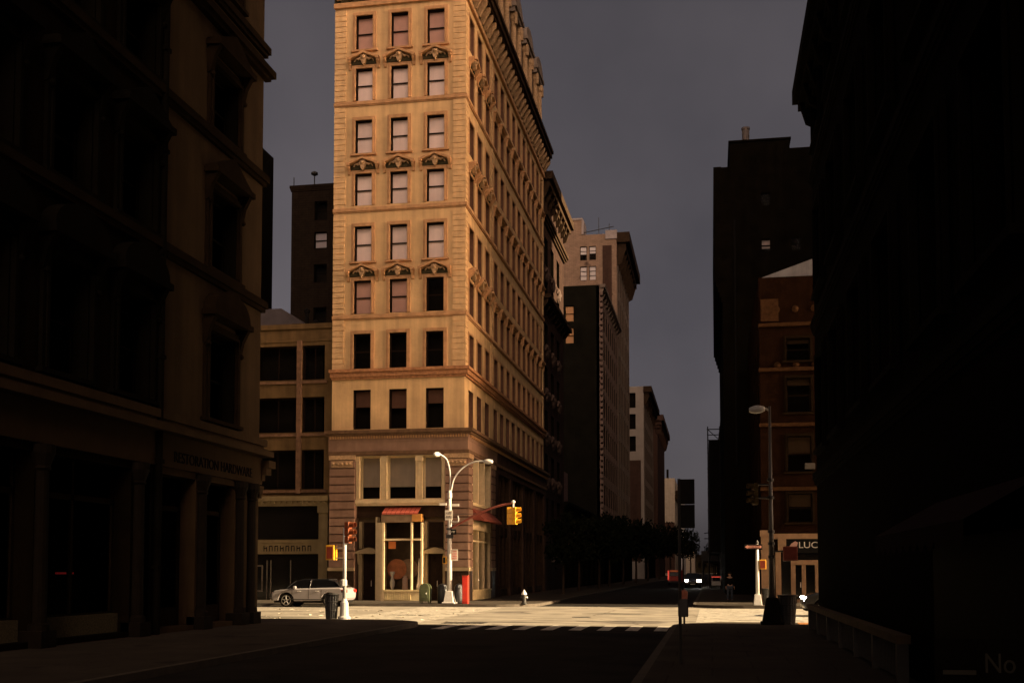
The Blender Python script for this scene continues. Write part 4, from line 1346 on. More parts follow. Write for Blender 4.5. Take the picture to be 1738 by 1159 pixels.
tag(m_.build('air_conditioner', mat('grey_ac_case', (0.12, 0.11, 0.10), 0.6, 0.1, 8)), 'grey window air conditioner on the red-brown tenement', 'air conditioner')
m_ = MB(LS)
m_.prism([(0.1, 18.9), (3.35, 18.9), (3.35, 20.0)], -5.5, -0.1, 'xz')
m_.build('zinc_roof', ZINC, LK)

TT, TTF = block('dark_apartment_block', 'tall black apartment block with stepped roof above the red-brown tenement', 1.05, 26, 86, 118, 33.2, BLACKSTONE,
    [('S', [(2.95, 3.7, 26.4, 27.4), (2.95, 3.7, 30.0, 31.0), (5.2, 5.95, 26.4, 27.4)], dict(depth=0.2, m_fr=BLACKSTONE, blinds=[0.7, 0.0, 0.0], m_bl=mat('dull_rose_blind', (0.36, 0.30, 0.29), 0.9, 0.1, 2))),
     ('W', rows_cols([3 + 4.5 * i for i in range(6)], 1.6, [6 + 3.6 * i for i in range(7)], 2.2), dict(depth=0.25, m_fr=BLACKSTONE, blind=0.0))])
m_ = MB()
m_.box(1.7, 6.25, 86.05, 96, 33.2, 35.1)
m_.box(6.25, 20, 86.05, 96, 33.2, 34.4)
m_.box(1.62, 6.35, 85.95, 96.1, 35.1, 35.25)
m_.build('penthouse', BLACKSTONE, TT)
m_ = MB()
m_.lathe([(0.28, 34.5), (0.28, 36.3), (0.33, 36.35), (0.33, 36.5), (0.2, 36.52)], (2.97, 86.8, 0), 14)
m_.build('chimney', mat('grey_flue', (0.16, 0.14, 0.135), 0.8, 0.2, 3), TT)
m_ = MB()
m_.box(0.45, 1.05, 86.0, 117, 24.2, 33.25)
for k in range(5):
    m_.box(0.45 + 0.12 * (k + 1), 1.05, 86.0, 117, 24.2 - 0.4 * (k + 1), 24.2 - 0.4 * k - 0.002)
m_.build('corbelled_upper_wall', BLACKSTONE, TT)
m_ = MB(TTF['S'])
m_.tube([(0.95, 0.12, 10), (0.95, 0.12, 29)], 0.09, 8)
m_.build('drainpipe', SIGNBACK, TT)
SB, SBF = block('scaffolded_building', 'black scaffold-wrapped building further along the right side', 1.2, 24, 120, 150, 20.0, BLACKSTONE, [('W', [], {})])
m_ = MB()
for i in range(7):
    y = 119.5 + i * 5
    for x in (-0.25, 1.0):
        m_.tube([(x, y, 0.15), (x, y, 17.3)], 0.06, 6)
for z in (4, 6.2, 8.4, 10.6, 12.8, 15.0, 17.0):
    m_.tube([(-0.25, 119.5, z), (-0.25, 149.5, z)], 0.05, 6)
    for i in range(7):
        m_.tube([(-0.35, 119.5 + i * 5, z), (1.2, 119.5 + i * 5, z)], 0.05, 6)
for i in range(6):
    m_.tube([(-0.25, 119.5 + i * 5, 15.0), (-0.25, 124.5 + i * 5, 17.0)], 0.04, 6)
m_.tube([(-0.25, 119.5, 17.0), (1.2, 119.5, 15.6)], 0.04, 6)
m_.tube([(-0.9, 149.5, 6.9), (1.0, 149.5, 7.2)], 0.06, 6)
m_.tube([(-0.9, 149.5, 6.2), (1.0, 149.5, 6.2)], 0.06, 6)
m_.build('scaffold', IRON, SB)
m_ = MB()
m_.box(-0.15, -0.11, 119.5, 149.5, 3.9, 15.8)
m_.box(-0.11, 1.2, 119.45, 119.5, 3.9, 15.8)
m_.build('debris_netting', mat('black_netting', (0.012, 0.011, 0.010), 0.95, 0.3, 3), SB)
m_ = MB()
m_.box(-1.4, 1.2, 160, 190, 3.3, 4.75)
for i in range(7):
    for x in (-1.3, 1.0):
        m_.box(x, x + 0.12, 160 + i * 4.9, 160.12 + i * 4.9, 0.15, 3.3)
t = thing('sidewalk_shed', 'low black sidewalk shed over the far right pavement', 'sidewalk shed', (0, 160, 0))
m_.build('shed_deck', IRON, t)
FR, _ = block('far_right_building', 'dark far building on the right behind the scaffold', 1.6, 26, 152, 330, 20, BLACKSTONE, [('W', [], {})])
cornice(_['W'], 178, 19.2, 0.5, BLACKSTONE, FR, 0.9)

# unseen blocks added on the right to bound the band of sun
OC, _ = block('sun_blocker_tower', 'unseen dark tower added to block the sun, far right behind the tenement', 18.0, 70, 63.65, 100, 64, DARKSTONE, [('S', rows_cols([2 + 3.5 * i for i in range(14)], 1.5, [8 + 8 * i for i in range(7)], 2.2), dict(depth=0.3, m_fr=BLACKSTONE, blind=0.0))])
MB().box(18.0, 70, 61.7, 63.66, 27.5, 64).build('sun_blocker_overhang', DARKSTONE, OC)  # overhang shaped to keep sun off the buff front's upper floors
MB().box(18.0, 70, 62.3, 63.66, 27.0, 27.5).build('sun_blocker_corbel', DARKSTONE, OC)  # lower lip of the added overhang
OD, _ = block('sun_blocker_near', 'unseen dark block added to shade the near road, behind the near right building', 12.0, 24, -60, 37.45, 39, DARKSTONE, [('W', [], {})])  # added out of view to set the near shadow edge
block('sun_blocker_rear', 'farther unseen dark block added to shade the near road, behind the near right building', 24.0, 90, -60, 33.9, 60, DARKSTONE, [('W', [], {})])  # added behind it to carry the same shadow edge

OE, _ = block('sun_blocker_midblock', 'unseen dark tower added to shade the far street, far block', 27, 80, 112, 330, 82, DARKSTONE, [('W', [], {})])  # added out of view to keep sun off the far fronts
cornice(_['W'], 218, 81, 0.4, DARKSTONE, OE, 1.2, u0=0)
OG, _ = block('sun_blocker_distant', 'unseen dark tower added to shade the far street, farthest block', 34, 90, 332, 700, 72, DARKSTONE, [('W', [], {})])  # continues the added shading for the farthest fronts
cornice(_['W'], 368, 71, 0.4, DARKSTONE, OG, 1.2, u0=0)

# near building on the right, almost black
NR_X = 3.3
nr_holes = [(u, u + 2.1, a, b) for u in (1.5, 5.2, 9.4, 13.4, 17.6, 21.6) for (a, b) in ((5.6, 8.4), (10.4, 13.0), (15.0, 16.4))]
NR = thing('near_dark_building', 'almost black near building filling the right edge, awning and railing at its foot', 'building', (NR_X, 36, 0))
NRT = W_face(NR_X, 11.0)
w = MB(NRT)
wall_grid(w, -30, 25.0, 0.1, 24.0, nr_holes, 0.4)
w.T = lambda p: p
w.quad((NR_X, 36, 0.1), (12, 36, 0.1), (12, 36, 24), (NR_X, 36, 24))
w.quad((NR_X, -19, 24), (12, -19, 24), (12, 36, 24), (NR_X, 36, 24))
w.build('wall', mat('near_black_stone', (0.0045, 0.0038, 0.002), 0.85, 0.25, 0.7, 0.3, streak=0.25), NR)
MB().box(NR_X + 0.9, 11.5, -18, 35, 0.2, 23.5).build('interior', DARKIN, NR)
for h in nr_holes:
    sash_window(NRT, h, NR, 0.35, (0.2, 0.10), BLACKSTONE, BLACKSTONE, 0.0, m_gl=DIMGLASS)
cornice(NRT, 25.0, 16.6, 0.55, BLACKSTONE, NR, 1.0, brackets=18, u0=-30)
for z in (4.6, 9.4, 14.2):
    cornice(NRT, 25.0, z, 0.12, BLACKSTONE, NR, 0.4, name='string_course', u0=-30)
aw = MB(NRT)
a0, b0, zt, zb, dd = 0.3, 6.2, 2.95, 2.45, 0.9
aw.add([(a0, 0.02, zt), (b0, 0.02, zt), (b0, dd, zb), (a0, dd, zb)], [(0, 1, 2, 3)])
n = 12
for i in range(n):
    u0, u1 = a0 + (b0 - a0) * i / n, a0 + (b0 - a0) * (i + 1) / n
    pts = [(u0, dd, zb), (u1, dd, zb)] + [(u1 - (u1 - u0) * k / 6, dd, zb - 0.18 - 0.10 * math.sin(math.pi * k / 6)) for k in range(7)]
    aw.add(pts, [tuple(range(len(pts)))])
aw.add([(b0, 0.02, zt), (b0, dd, zb), (b0, dd, zb - 0.18), (b0, 0.02, zb - 0.18)], [(0, 1, 2, 3)])
o = aw.build('awning', mat('dim_rose_awning', (0.020, 0.011, 0.011), 0.9, 0.2, 3), NR)
g_ = MB(NRT)
g_.box(0.2, 6.3, 0.02, 0.06, 0.3, 2.4)
g_.build('shop_window', mat('dusty_black_glass', (0.008, 0.007, 0.006), 0.6, 0.2, 3), NR)
t = thing('notice_board', 'small dark notice board by the near right wall reading No in faint letters', 'notice board', (2.85, 10.9, 0.15))
MB().box(2.04, 3.0, 10.92, 10.96, 0.68, 1.32).build('board', BLACKSTONE, t)
for x in (2.14, 2.9):
    MB().tube([(x, 10.98, 0.15), (x, 10.98, 1.2)], 0.02, 6).build('post', BLACKSTONE, t)
text_mesh('No', 0.26, lambda p: (2.47 + p[0] * 0.82, 10.918 - p[2], 1.01 + p[1]), 'lettering', mat('faint_letters', (0.05, 0.046, 0.035), 0.7, 0.1, 5), t, 0.003)
MB().box(2.11, 2.40, 10.90, 10.919, 0.99, 1.03).build('underline', mat('faint_letters', (0.05, 0.046, 0.035), 0.7, 0.1, 5), t)

# railing along the near right wall
t = thing('areaway_railing', 'low stone-capped railing along the foot of the near right building', 'railing', (3.0, 27, 0.15))
m_ = MB()
m_.box(2.90, 3.12, 18.6, 35.4, 0.78, 0.92)
m_.build('coping', mat('pale_coping_stone', (0.10, 0.07, 0.04), 0.7, 0.3, 3), t)
for i in range(7):
    y = 18.7 + i * 2.75
    p = MB().box(2.92, 3.10, y, y + 0.16, 0.15, 0.78)
    p.build('post', IRON, t)
m_ = MB()
y = 18.9
while y < 35.3:
    m_.box(3.0, 3.025, y, y + 0.025, 0.2, 0.78)
    y += 0.16
m_.build('bars', IRON, t)

# ---------------------------------------------------------------- street furniture
def lamp_head(c, dirv, parent, m=STEEL):
    d = Vector(dirv).normalized()
    b = MB()
    pts, rs = [], []
    for k in range(9):
        t = k / 8
        pts.append(Vector(c) + d * (t - 0.5) * 0.52)
        rs.append(0.05 + 0.09 * math.sin(math.pi * min(1, t * 0.92 + 0.04)) ** 0.7)
    b.tube(pts, rs, 12)
    o = b.build('lamp_head', m, parent, smooth=True)
    g_ = MB().lathe([(0.03, -0.13), (0.08, -0.11), (0.11, -0.07), (0.10, -0.02)], tuple(Vector(c) + d * 0.05), 12)
    g_.build('lamp_glass', mat('lamp_glass', (0.5, 0.42, 0.3), 0.15, 0.05, 4, spec=0.7), o, smooth=True)
def arc(pts, n=10):
    """smooth curve through points (Catmull-Rom)"""
    P = [Vector(p) for p in pts]
    P = [P[0] * 2 - P[1]] + P + [P[-1] * 2 - P[-2]]
    out = []
    for i in range(1, len(P) - 2):
        for k in range(n):
            t = k / n
            out.append(0.5 * ((2 * P[i]) + (-P[i - 1] + P[i + 1]) * t + (2 * P[i - 1] - 5 * P[i] + 4 * P[i + 1] - P[i + 2]) * t * t + (-P[i - 1] + 3 * P[i] - 3 * P[i + 1] + P[i + 2]) * t ** 3))
    return out + [P[-2]]
def marks(b, x0, x1, z0, z1, y, rows_, cols_, seed):
    """small dark strokes standing for worn, unreadable lettering"""
    rr = random.Random(seed)
    for r_ in range(rows_):
        zc = z0 + (z1 - z0) * (r_ + 0.5) / rows_
        hh = (z1 - z0) / rows_ * 0.30
        for c_ in range(cols_):
            xa = x0 + (x1 - x0) * (c_ + 0.15) / cols_
            xb = x0 + (x1 - x0) * (c_ + 0.80) / cols_
            w_ = (xb - xa) * 0.3
            b.box(xa, xa + w_, y - 0.004, y, zc - hh, zc + hh)
            if rr.random() < 0.6: b.box(xb - w_, xb, y - 0.004, y, zc - hh, zc + hh)
            zz = zc + rr.choice((-1, 0, 1)) * hh * 0.8
            b.box(xa + w_, xb - w_, y - 0.004, y, zz - hh * 0.25, zz + hh * 0.25)

LX, LY = -14.12, 59.2
t = thing('street_lamp', 'grey two-armed street lamp before the corner shop, signs strapped to its pole', 'street lamp', (LX, LY, 0.15))
b = MB()
b.taper(LX - 0.30, LX + 0.30, LY - 0.30, LY + 0.30, 0.15, 0.85, 0.62)
b.box(LX - 0.36, LX + 0.36, LY - 0.36, LY + 0.36, 0.15, 0.24)
b.build('base', STEEL, t, bevel=0.03)
MB().tube([(LX, LY, 0.8), (LX, LY, 3.4), (LX, LY, 6.35)], [0.145, 0.12, 0.09], 12).build('pole', STEEL, t, smooth=True)
MB().lathe([(0.10, 5.9), (0.13, 5.95), (0.13, 6.2), (0.10, 6.25)], (LX, LY, 0), 12).build('collar', STEEL, t)
b = MB().tube(arc([(LX, LY, 6.2), (LX + 0.02, LY, 7.2), (LX - 0.12, LY - 0.2, 8.0), (LX - 0.42, LY - 0.5, 8.3)]), 0.042, 8)
b.build('arm', STEEL, t, smooth=True)
b = MB().tube(arc([(LX + 0.05, LY, 6.2), (LX + 0.25, LY, 7.0), (LX + 0.75, LY, 7.6), (LX + 1.4, LY, 7.9), (LX + 2.0, LY, 7.93)]), 0.042, 8)
b.build('arm', STEEL, t, smooth=True)
lamp_head((LX - 0.55, LY - 0.75, 8.27), (-0.4, -1, -0.1), t)
lamp_head((LX + 2.15, LY, 7.90), (1, 0, -0.05), t)
for (xa, xb, z) in ((LX - 0.55, LX - 0.16, 5.52), (LX + 0.12, LX + 0.55, 5.47)):
    MB().box(xa, xb, LY - 0.15, LY - 0.10, z, z + 0.13).build('cross_plate', SIGNW, t)
b = MB().tube(arc([(LX + 0.08, LY - 0.1, 4.62), (LX + 0.45, LY - 0.1, 4.62), (LX + 0.52, LY - 0.1, 4.72), (LX + 0.48, LY - 0.1, 4.95)], 5), 0.035, 8)
b.build('bracket', STEEL, t)
b = MB().box(LX - 0.17, LX + 0.17, LY - 0.2, LY + 0.2, 3.72, 3.92)
b.box(LX - 0.14, LX + 0.14, LY - 0.2, LY + 0.2, 4.18, 4.28)
b.build('signal_clamp', IRON, t)
def plate_sign(name, x0, x1, z0, z1, y, face, mk, label, cat='sign', rows_=2, cols_=4, seed=1):
    s = thing(name, label, cat, ((x0 + x1) / 2, y, z0))
    MB().box(x0, x1, y, y + 0.015, z0, z1).build('plate', face, s)
    b = MB()
    marks(b, x0 + 0.05, x1 - 0.05, z0 + 0.05, z1 - 0.05, y - 0.001, rows_, cols_, seed)
    b.build('lettering', mk, s)
    return s
plate_sign('traffic_sign', LX - 0.22, LX + 0.20, 4.72, 5.25, LY - 0.17, SIGNW, SIGNB, 'square white sign with dark lettering high on the two-armed street lamp', seed=3)
plate_sign('street_name_sign', LX + 0.10, LX + 0.42, 3.92, 4.20, LY - 0.19, SIGNB, SIGNW, 'small black street sign with white letters on the two-armed street lamp', rows_=1, cols_=3, seed=5)
plate_sign('parking_sign', LX + 0.12, LX + 0.50, 2.50, 3.12, LY - 0.17, SIGNW, REDP, 'white parking sign with red lettering on the two-armed street lamp', rows_=4, cols_=4, seed=8)
s = thing('pedestrian_signal', 'small orange-sided pedestrian signal box on the two-armed street lamp', 'pedestrian signal', (LX - 0.27, LY, 2.35))
MB().box(LX - 0.36, LX - 0.16, LY - 0.15, LY + 0.15, 2.32, 2.72).build('housing', YEL, s, bevel=0.02)
MB().box(LX - 0.33, LX - 0.19, LY - 0.16, LY - 0.15, 2.36, 2.68).build('lens', SIGNB, s)

# long arm carrying the yellow signal
t = thing('signal_mast_arm', 'long red-brown signal arm reaching from the two-armed street lamp over the road', 'signal arm', (LX, LY, 4.2))
MB().tube(arc([(LX, LY - 0.1, 4.22), (LX + 0.6, LY - 0.15, 4.52), (LX + 1.6, LY - 0.2, 5.02), (LX + 2.6, LY - 0.25, 5.40), (LX + 3.6, LY - 0.3, 5.62)]), [0.06] * 41, 8).build('arm', mat('red_brown_arm', (0.22, 0.06, 0.04), 0.6, 0.2, 5), t, smooth=True)
MB().tube([(LX, LY - 0.1, 5.0), (LX + 1.5, LY - 0.2, 5.05)], 0.015, 6).build('guy_wire', IRON, t)
b = MB().tube([(LX + 3.6, LY - 0.3, 5.66), (LX + 3.6, LY - 0.3, 5.34)], 0.05, 8)
b.lathe([(0.02, -0.1), (0.11, -0.04), (0.11, 0.04), (0.02, 0.1)], (LX + 3.6, LY - 0.3, 5.66), 10)
b.build('hanger', STEEL, t)
def signal(name, label, x, y, z0, rz, m=YEL, scale=1.0, lenses=True):
    """three-lens traffic signal, front towards local +x"""
    s = thing(name, label, 'traffic signal', (x, y, z0), local=True, rz=rz)
    k = scale
    b = MB()
    for i in range(3):
        b.box(-0.14 * k, 0.06 * k, -0.17 * k, 0.17 * k, 0.02 + 0.315 * k * i, 0.02 + 0.315 * k * (i + 1) - 0.012)
    b.build('housing', m, s, bevel=0.015)
    for i in range(3):
        zc = 0.02 + 0.315 * k * (i + 0.5)
        v = MB()
        n = 12
        pts, fs = [], []
        for q in range(n + 1):
            a = R(-50 + 280 * q / n)
            for (xx, rr) in ((0.06 * k, 0.135 * k), (0.30 * k if q not in (0, n) else 0.1 * k, 0.135 * k), (0.30 * k if q not in (0, n) else 0.1 * k, 0.125 * k), (0.06 * k, 0.125 * k)):
                pts.append((xx, rr * math.cos(a), zc + rr * math.sin(a)))
        for q in range(n):
            for e in range(3):
                fs.append((q * 4 + e, q * 4 + e + 1, q * 4 + e + 5, q * 4 + e + 4))
        v.add(pts, fs)
        v.build('visor', m, s)
        l = MB().lathe([(0.12 * k, 0.06 * k), (0.09 * k, 0.085 * k), (0.02 * k, 0.095 * k)], (0, 0, zc), 12, 'x')
        l.build('lens', mat(('dull_green_lens', 'dull_amber_lens', 'dull_red_lens')[i], ((0.02, 0.10, 0.06), (0.30, 0.14, 0.02), (0.22, 0.02, 0.015))[i], 0.2, 0.1, 4, spec=0.6), s)
    return s
signal('traffic_signal', 'yellow hanging traffic signal with visors turned to the sun, at the tip of the arm', LX + 3.72, LY - 0.3, 4.42, R(-8))
signal('traffic_signal', 'yellow hanging traffic signal facing down the street, left of its twin on the arm', LX + 3.42, LY - 0.22, 4.42, R(95))

# left pole with signal, walk box and litter basket
PX, PY = -13.5, 39.72
t = thing('signal_pole', 'slim signal post lit bright on one side at the near left kerb', 'signal post', (PX, PY, 0.15))
MB().lathe([(0.24, 0.15), (0.24, 0.22), (0.17, 0.28), (0.15, 0.75), (0.10, 0.85), (0.08, 0.9)], (PX, PY, 0), 14).build('base', STEEL, t, smooth=False)
MB().tube([(PX, PY, 0.85), (PX, PY, 3.55)], 0.068, 12).build('pole', STEEL, t, smooth=True)
b = MB()
for z in (2.98, 3.5):
    b.tube([(PX, PY, z), (PX + 0.1, PY, z)], 0.03, 6)
for z in (2.42, 2.8):
    b.tube([(PX, PY, z), (PX - 0.36, PY, z)], 0.025, 6)
b.lathe([(0.03, 1.35), (0.13, 1.38), (0.13, 1.6), (0.05, 1.65)], (PX - 0.03, PY, 0), 8)
b.build('bracket', STEEL, t)
signal('traffic_signal', 'dark three-lens traffic signal on the near left signal post', PX + 0.16, PY, 2.95, R(-12), m=mat('brown_signal_paint', (0.20, 0.055, 0.02), 0.5, 0.2, 5), scale=0.86)
s = thing('pedestrian_signal', 'boxy pedestrian signal with one yellow lit side on the near left signal post', 'pedestrian signal', (PX - 0.52, PY, 2.35))
MB().box(PX - 0.68, PX - 0.36, PY - 0.2, PY + 0.2, 2.34, 2.90).build('housing', YEL, s, bevel=0.02)
MB().box(PX - 0.64, PX - 0.40, PY - 0.215, PY - 0.2, 2.40, 2.84).build('lens', DKRED, s)
def basket(name, label, x, y, r, h, m=IRON, z=0.15, group=None):
    t = thing(name, label, 'litter bin', (x, y, z), group, local=True)
    b = MB()
    for k in range(18):
        a = 2 * math.pi * k / 18
        c, s_ = math.cos(a), math.sin(a)
        b.tube([(0.78 * r * c, 0.78 * r * s_, 0.02), (0.92 * r * c, 0.92 * r * s_, h * 0.6), (r * c, r * s_, h * 0.9), (1.06 * r * c, 1.06 * r * s_, h)], 0.014, 5)
    for (rr, zz) in ((0.78, 0.03), (0.86, h * 0.35), (0.95, h * 0.7)):
        b.tube([(rr * r * math.cos(q * math.pi / 9), rr * r * math.sin(q * math.pi / 9), zz) for q in range(19)], 0.018, 5)
    b.build('wire_cage', m, t)
    MB().tube([(1.06 * r * math.cos(q * math.pi / 12), 1.06 * r * math.sin(q * math.pi / 12), h) for q in range(25)], 0.03, 6).build('rim', m, t)
    MB().lathe([(0.70 * r, 0.03), (0.86 * r, h * 0.6), (0.93 * r, h * 0.9), (0.97 * r, h * 0.99), (0.80 * r, h * 0.93), (0.1 * r, h * 0.88)], (0, 0, 0), 16).build('liner_bag', PLASTIC, t)
    return t
basket('litter_basket', 'black litter basket beside the slim signal post at the near left kerb', -13.98, 39.66, 0.25, 0.92)
basket('litter_basket', 'black litter basket beside the dark tall lamp on the near right corner', 2.50, 38.25, 0.29, 0.97)
basket('litter_basket', 'small dark litter basket behind the white post on the far right corner', 2.85, 59.8, 0.24, 0.85)
# bins, mailbox, cabinet, hydrant before the corner shop
for (x, y, r, lab) in ((-14.62, 59.6, 0.27, 'glossy black round bin left of the two-armed street lamp'), (-13.72, 59.75, 0.24, 'glossy black round bin right of the two-armed street lamp')):
    t = thing('round_bin', lab, 'litter bin', (x, y, 0.15), local=True)
    MB().lathe([(0.8 * r, 0.0), (r, 0.08), (r * 1.03, 0.75), (r * 0.98, 0.82)], (0, 0, 0), 18).build('drum', PLASTIC, t, smooth=True)
    MB().lathe([(r * 1.1, 0.82), (r * 1.1, 0.88), (r * 0.8, 1.02), (r * 0.3, 1.08), (0.03, 1.09)], (0, 0, 0), 18).build('lid', PLASTIC, t)
t = thing('relay_mailbox', 'olive green round-topped mailbox on the pavement left of the black bins', 'mailbox', (-15.5, 59.3, 0.15), local=True)
prof = [(-0.29, 0.12), (0.29, 0.12), (0.29, 0.82)] + [(0.29 * math.cos(R(q * 15)), 0.82 + 0.29 * math.sin(R(q * 15))) for q in range(1, 12)] + [(-0.29, 0.82)]
MB().prism(prof, -0.28, 0.28, 'xz').build('body', OLIVE, t, bevel=0.015)
for sx in (-1, 1):
    for sy in (-1, 1):
        MB().box(sx * 0.24 - 0.03, sx * 0.24 + 0.03, sy * 0.22 - 0.03, sy * 0.22 + 0.03, 0, 0.12).build('leg', OLIVE, t)
MB().box(-0.2, 0.2, -0.30, -0.28, 0.3, 0.78).build('door', OLIVE, t, bevel=0.008)
MB().tube([(0.12, -0.31, 0.5), (0.12, -0.33, 0.54), (0.12, -0.31, 0.58)], 0.015, 6).build('handle', ALU, t)
t = thing('call_box', 'tall narrow bright red cabinet standing at the kerb right of the street lamp', 'cabinet', (-13.22, 59.2, 0.15), local=True)
MB().box(-0.16, 0.16, -0.14, 0.14, 0.0, 1.50).build('body', REDP, t, bevel=0.02)
MB().box(-0.13, 0.13, -0.155, -0.14, 0.12, 1.40).build('door', REDP, t, bevel=0.006)
MB().box(-0.17, 0.17, -0.15, 0.15, 1.50, 1.55).build('cap', DKRED, t, bevel=0.01)
t = thing('fire_hydrant', 'small dark fire hydrant with silver top by the kerb of the side street', 'fire hydrant', (-10.0, 59.3, 0.15), local=True)
MB().lathe([(0.17, 0.0), (0.17, 0.05), (0.12, 0.08), (0.115, 0.45), (0.14, 0.47), (0.14, 0.50)], (0, 0, 0), 14).build('barrel', IRON, t)
MB().lathe([(0.15, 0.50), (0.15, 0.54), (0.11, 0.64), (0.05, 0.70), (0.045, 0.76), (0.02, 0.77)], (0, 0, 0), 14).build('bonnet', ALU, t)
for d in (-1, 1):
    MB().lathe([(0.055, 0.1 * d), (0.055, 0.18 * d), (0.03, 0.20 * d)], (0, 0, 0.36), 10, 'x').build('nozzle', ALU if d > 0 else IRON, t)

# right corner: tall dark lamp with signals
RX, RY = 1.99, 38.2
t = thing('street_lamp', 'tall dark single lamp with stout base on the near right corner', 'street lamp', (RX, RY, 0.15))
b = MB()
b.taper(RX - 0.34, RX + 0.34, RY - 0.3, RY + 0.3, 0.15, 1.05, 0.55)
b.box(RX - 0.38, RX + 0.38, RY - 0.34, RY + 0.34, 0.15, 0.25)
b.build('base', BLACKSTONE, t, bevel=0.03)
MB().tube([(RX, RY, 1.0), (RX, RY, 3.5), (RX, RY, 7.5)], [0.11, 0.075, 0.045], 12).build('pole', mat('dark_grey_pole', (0.07, 0.06, 0.05), 0.4, 0.2, 6, spec=0.5), t, smooth=True)
MB().tube([(RX, RY, 7.35), (RX - 0.12, RY, 7.42), (RX - 0.25, RY, 7.42)], 0.035, 8).build('arm', STEEL, t)
lamp_head((RX - 0.42, RY, 7.40), (-1, 0, -0.05), t)
b = MB()
for z in (4.95, 4.35, 3.2, 2.8, 2.35):
    b.lathe([(0.07, z), (0.115, z + 0.02), (0.115, z + 0.10), (0.07, z + 0.12)], (RX, RY, 0), 10)
b.tube([(RX, RY, 4.4), (RX - 0.5, RY, 4.4)], 0.03, 6)
b.tube([(RX, RY, 4.85), (RX - 0.5, RY, 4.85)], 0.03, 6)
b.tube([(RX, RY, 2.6), (RX + 0.4, RY, 2.6)], 0.03, 6)
b.build('bracket', IRON, t)
signal('traffic_signal', 'dim traffic signal high on the tall dark lamp of the right corner', RX - 0.55, RY, 4.15, R(200), m=mat('dim_olive_signal', (0.05, 0.034, 0.012), 0.6, 0.2, 5), scale=0.78)
s = thing('pedestrian_signal', 'dark red pedestrian signal box on the tall dark lamp of the right corner', 'pedestrian signal', (RX + 0.62, RY, 2.3))
MB().box(RX + 0.38, RX + 0.84, RY - 0.2, RY + 0.2, 2.28, 2.76).build('housing', mat('oxide_red_housing', (0.26, 0.05, 0.02), 0.5, 0.2, 5), s, bevel=0.02)
MB().box(RX + 0.42, RX + 0.80, RY - 0.22, RY - 0.2, 2.33, 2.71).build('lens', DKRED, s)
WX, WY = 2.36, 59.3
t = thing('sign_post', 'white post with pale square foot on the far right corner', 'sign post', (WX, WY, 0.15))
b = MB().taper(WX - 0.22, WX + 0.22, WY - 0.22, WY + 0.22, 0.15, 0.72, 0.7)
b.build('base', ALU, t, bevel=0.02)
MB().tube([(WX, WY, 0.7), (WX, WY, 3.35)], [0.10, 0.075], 12).build('pole', ALU, t, smooth=True)
MB().lathe([(0.08, 3.35), (0.10, 3.42), (0.05, 3.5), (0.02, 3.55)], (WX, WY, 0), 10).build('finial', IRON, t)
s = thing('one_way_sign', 'black one way sign with pale red arrow on top of the white post', 'sign', (WX - 0.4, WY - 0.12, 3.0))
MB().box(WX - 0.66, WX + 0.26, WY - 0.14, WY - 0.12, 3.05, 3.33).build('plate', SIGNB, s)
ow = mat('glowing_sign_arrow', (0.62, 0.28, 0.20), 0.6, 0.06, 6, emit=((1.0, 0.30, 0.18), 0.02))  # sign arrow given a faint glow of its own to look lit
MB().prism([(WX - 0.63, 3.19), (WX - 0.48, 3.29), (WX - 0.48, 3.25), (WX + 0.22, 3.25), (WX + 0.22, 3.13), (WX - 0.48, 3.13), (WX - 0.48, 3.09)], WY - 0.147, WY - 0.141, 'xz').build('arrow', ow, s)
text_mesh('ONE WAY', 0.115, lambda p: (WX - 0.42 + p[0] * 1.05, WY - 0.150 + p[2], 3.155 + p[1]), 'lettering', SIGNB, s, 0.002)
s = thing('pedestrian_signal', 'orange pedestrian signal box on the white post of the far right corner', 'pedestrian signal', (WX + 0.28, WY, 2.05))
MB().box(WX + 0.1, WX + 0.44, WY - 0.2, WY + 0.2, 2.02, 2.52).build('housing', YEL, s, bevel=0.02)
MB().box(WX + 0.13, WX + 0.41, WY - 0.215, WY - 0.2, 2.07, 2.47).build('lens', DKRED, s)

# near sign post with its dark panels and the meter beyond it
t = thing('sign_post', 'thin black near post carrying a stack of dark sign backs', 'sign post', (-0.61, 21.96, 0.15))
MB().tube([(-0.61, 21.96, 0.15), (-0.61, 21.96, 3.75)], 0.032, 8).build('pole', IRON, t)
for (z0, z1) in ((2.78, 3.24), (3.25, 3.74)):
    MB().box(-0.59, -0.31, 21.94, 21.955, z0, z1).build('sign_back', SIGNBACK, t)
MB().box(-0.65, -0.45, 21.93, 21.99, 1.05, 1.4).build('clamp_plate', IRON, t, bevel=0.02)
t = thing('parking_meter', 'rust red parking meter with pale edge at the kerb beyond the near post', 'parking meter', (-0.92, 38.0, 0.15))
MB().tube([(-0.92, 38.0, 0.15), (-0.92, 38.0, 0.95)], 0.035, 8).build('post', IRON, t)
mp_ = [(-1.02, 0.92), (-0.82, 0.92), (-0.80, 1.15)] + [(-0.91 + 0.11 * math.cos(R(q * 20)), 1.20 + 0.11 * math.sin(R(q * 20))) for q in range(0, 10)] + [(-1.02, 1.15)]
MB().prism(mp_, 37.93, 38.07, 'xz').build('head', mat('rust_red_meter', (0.34, 0.10, 0.05), 0.5, 0.2, 5), t, bevel=0.012)

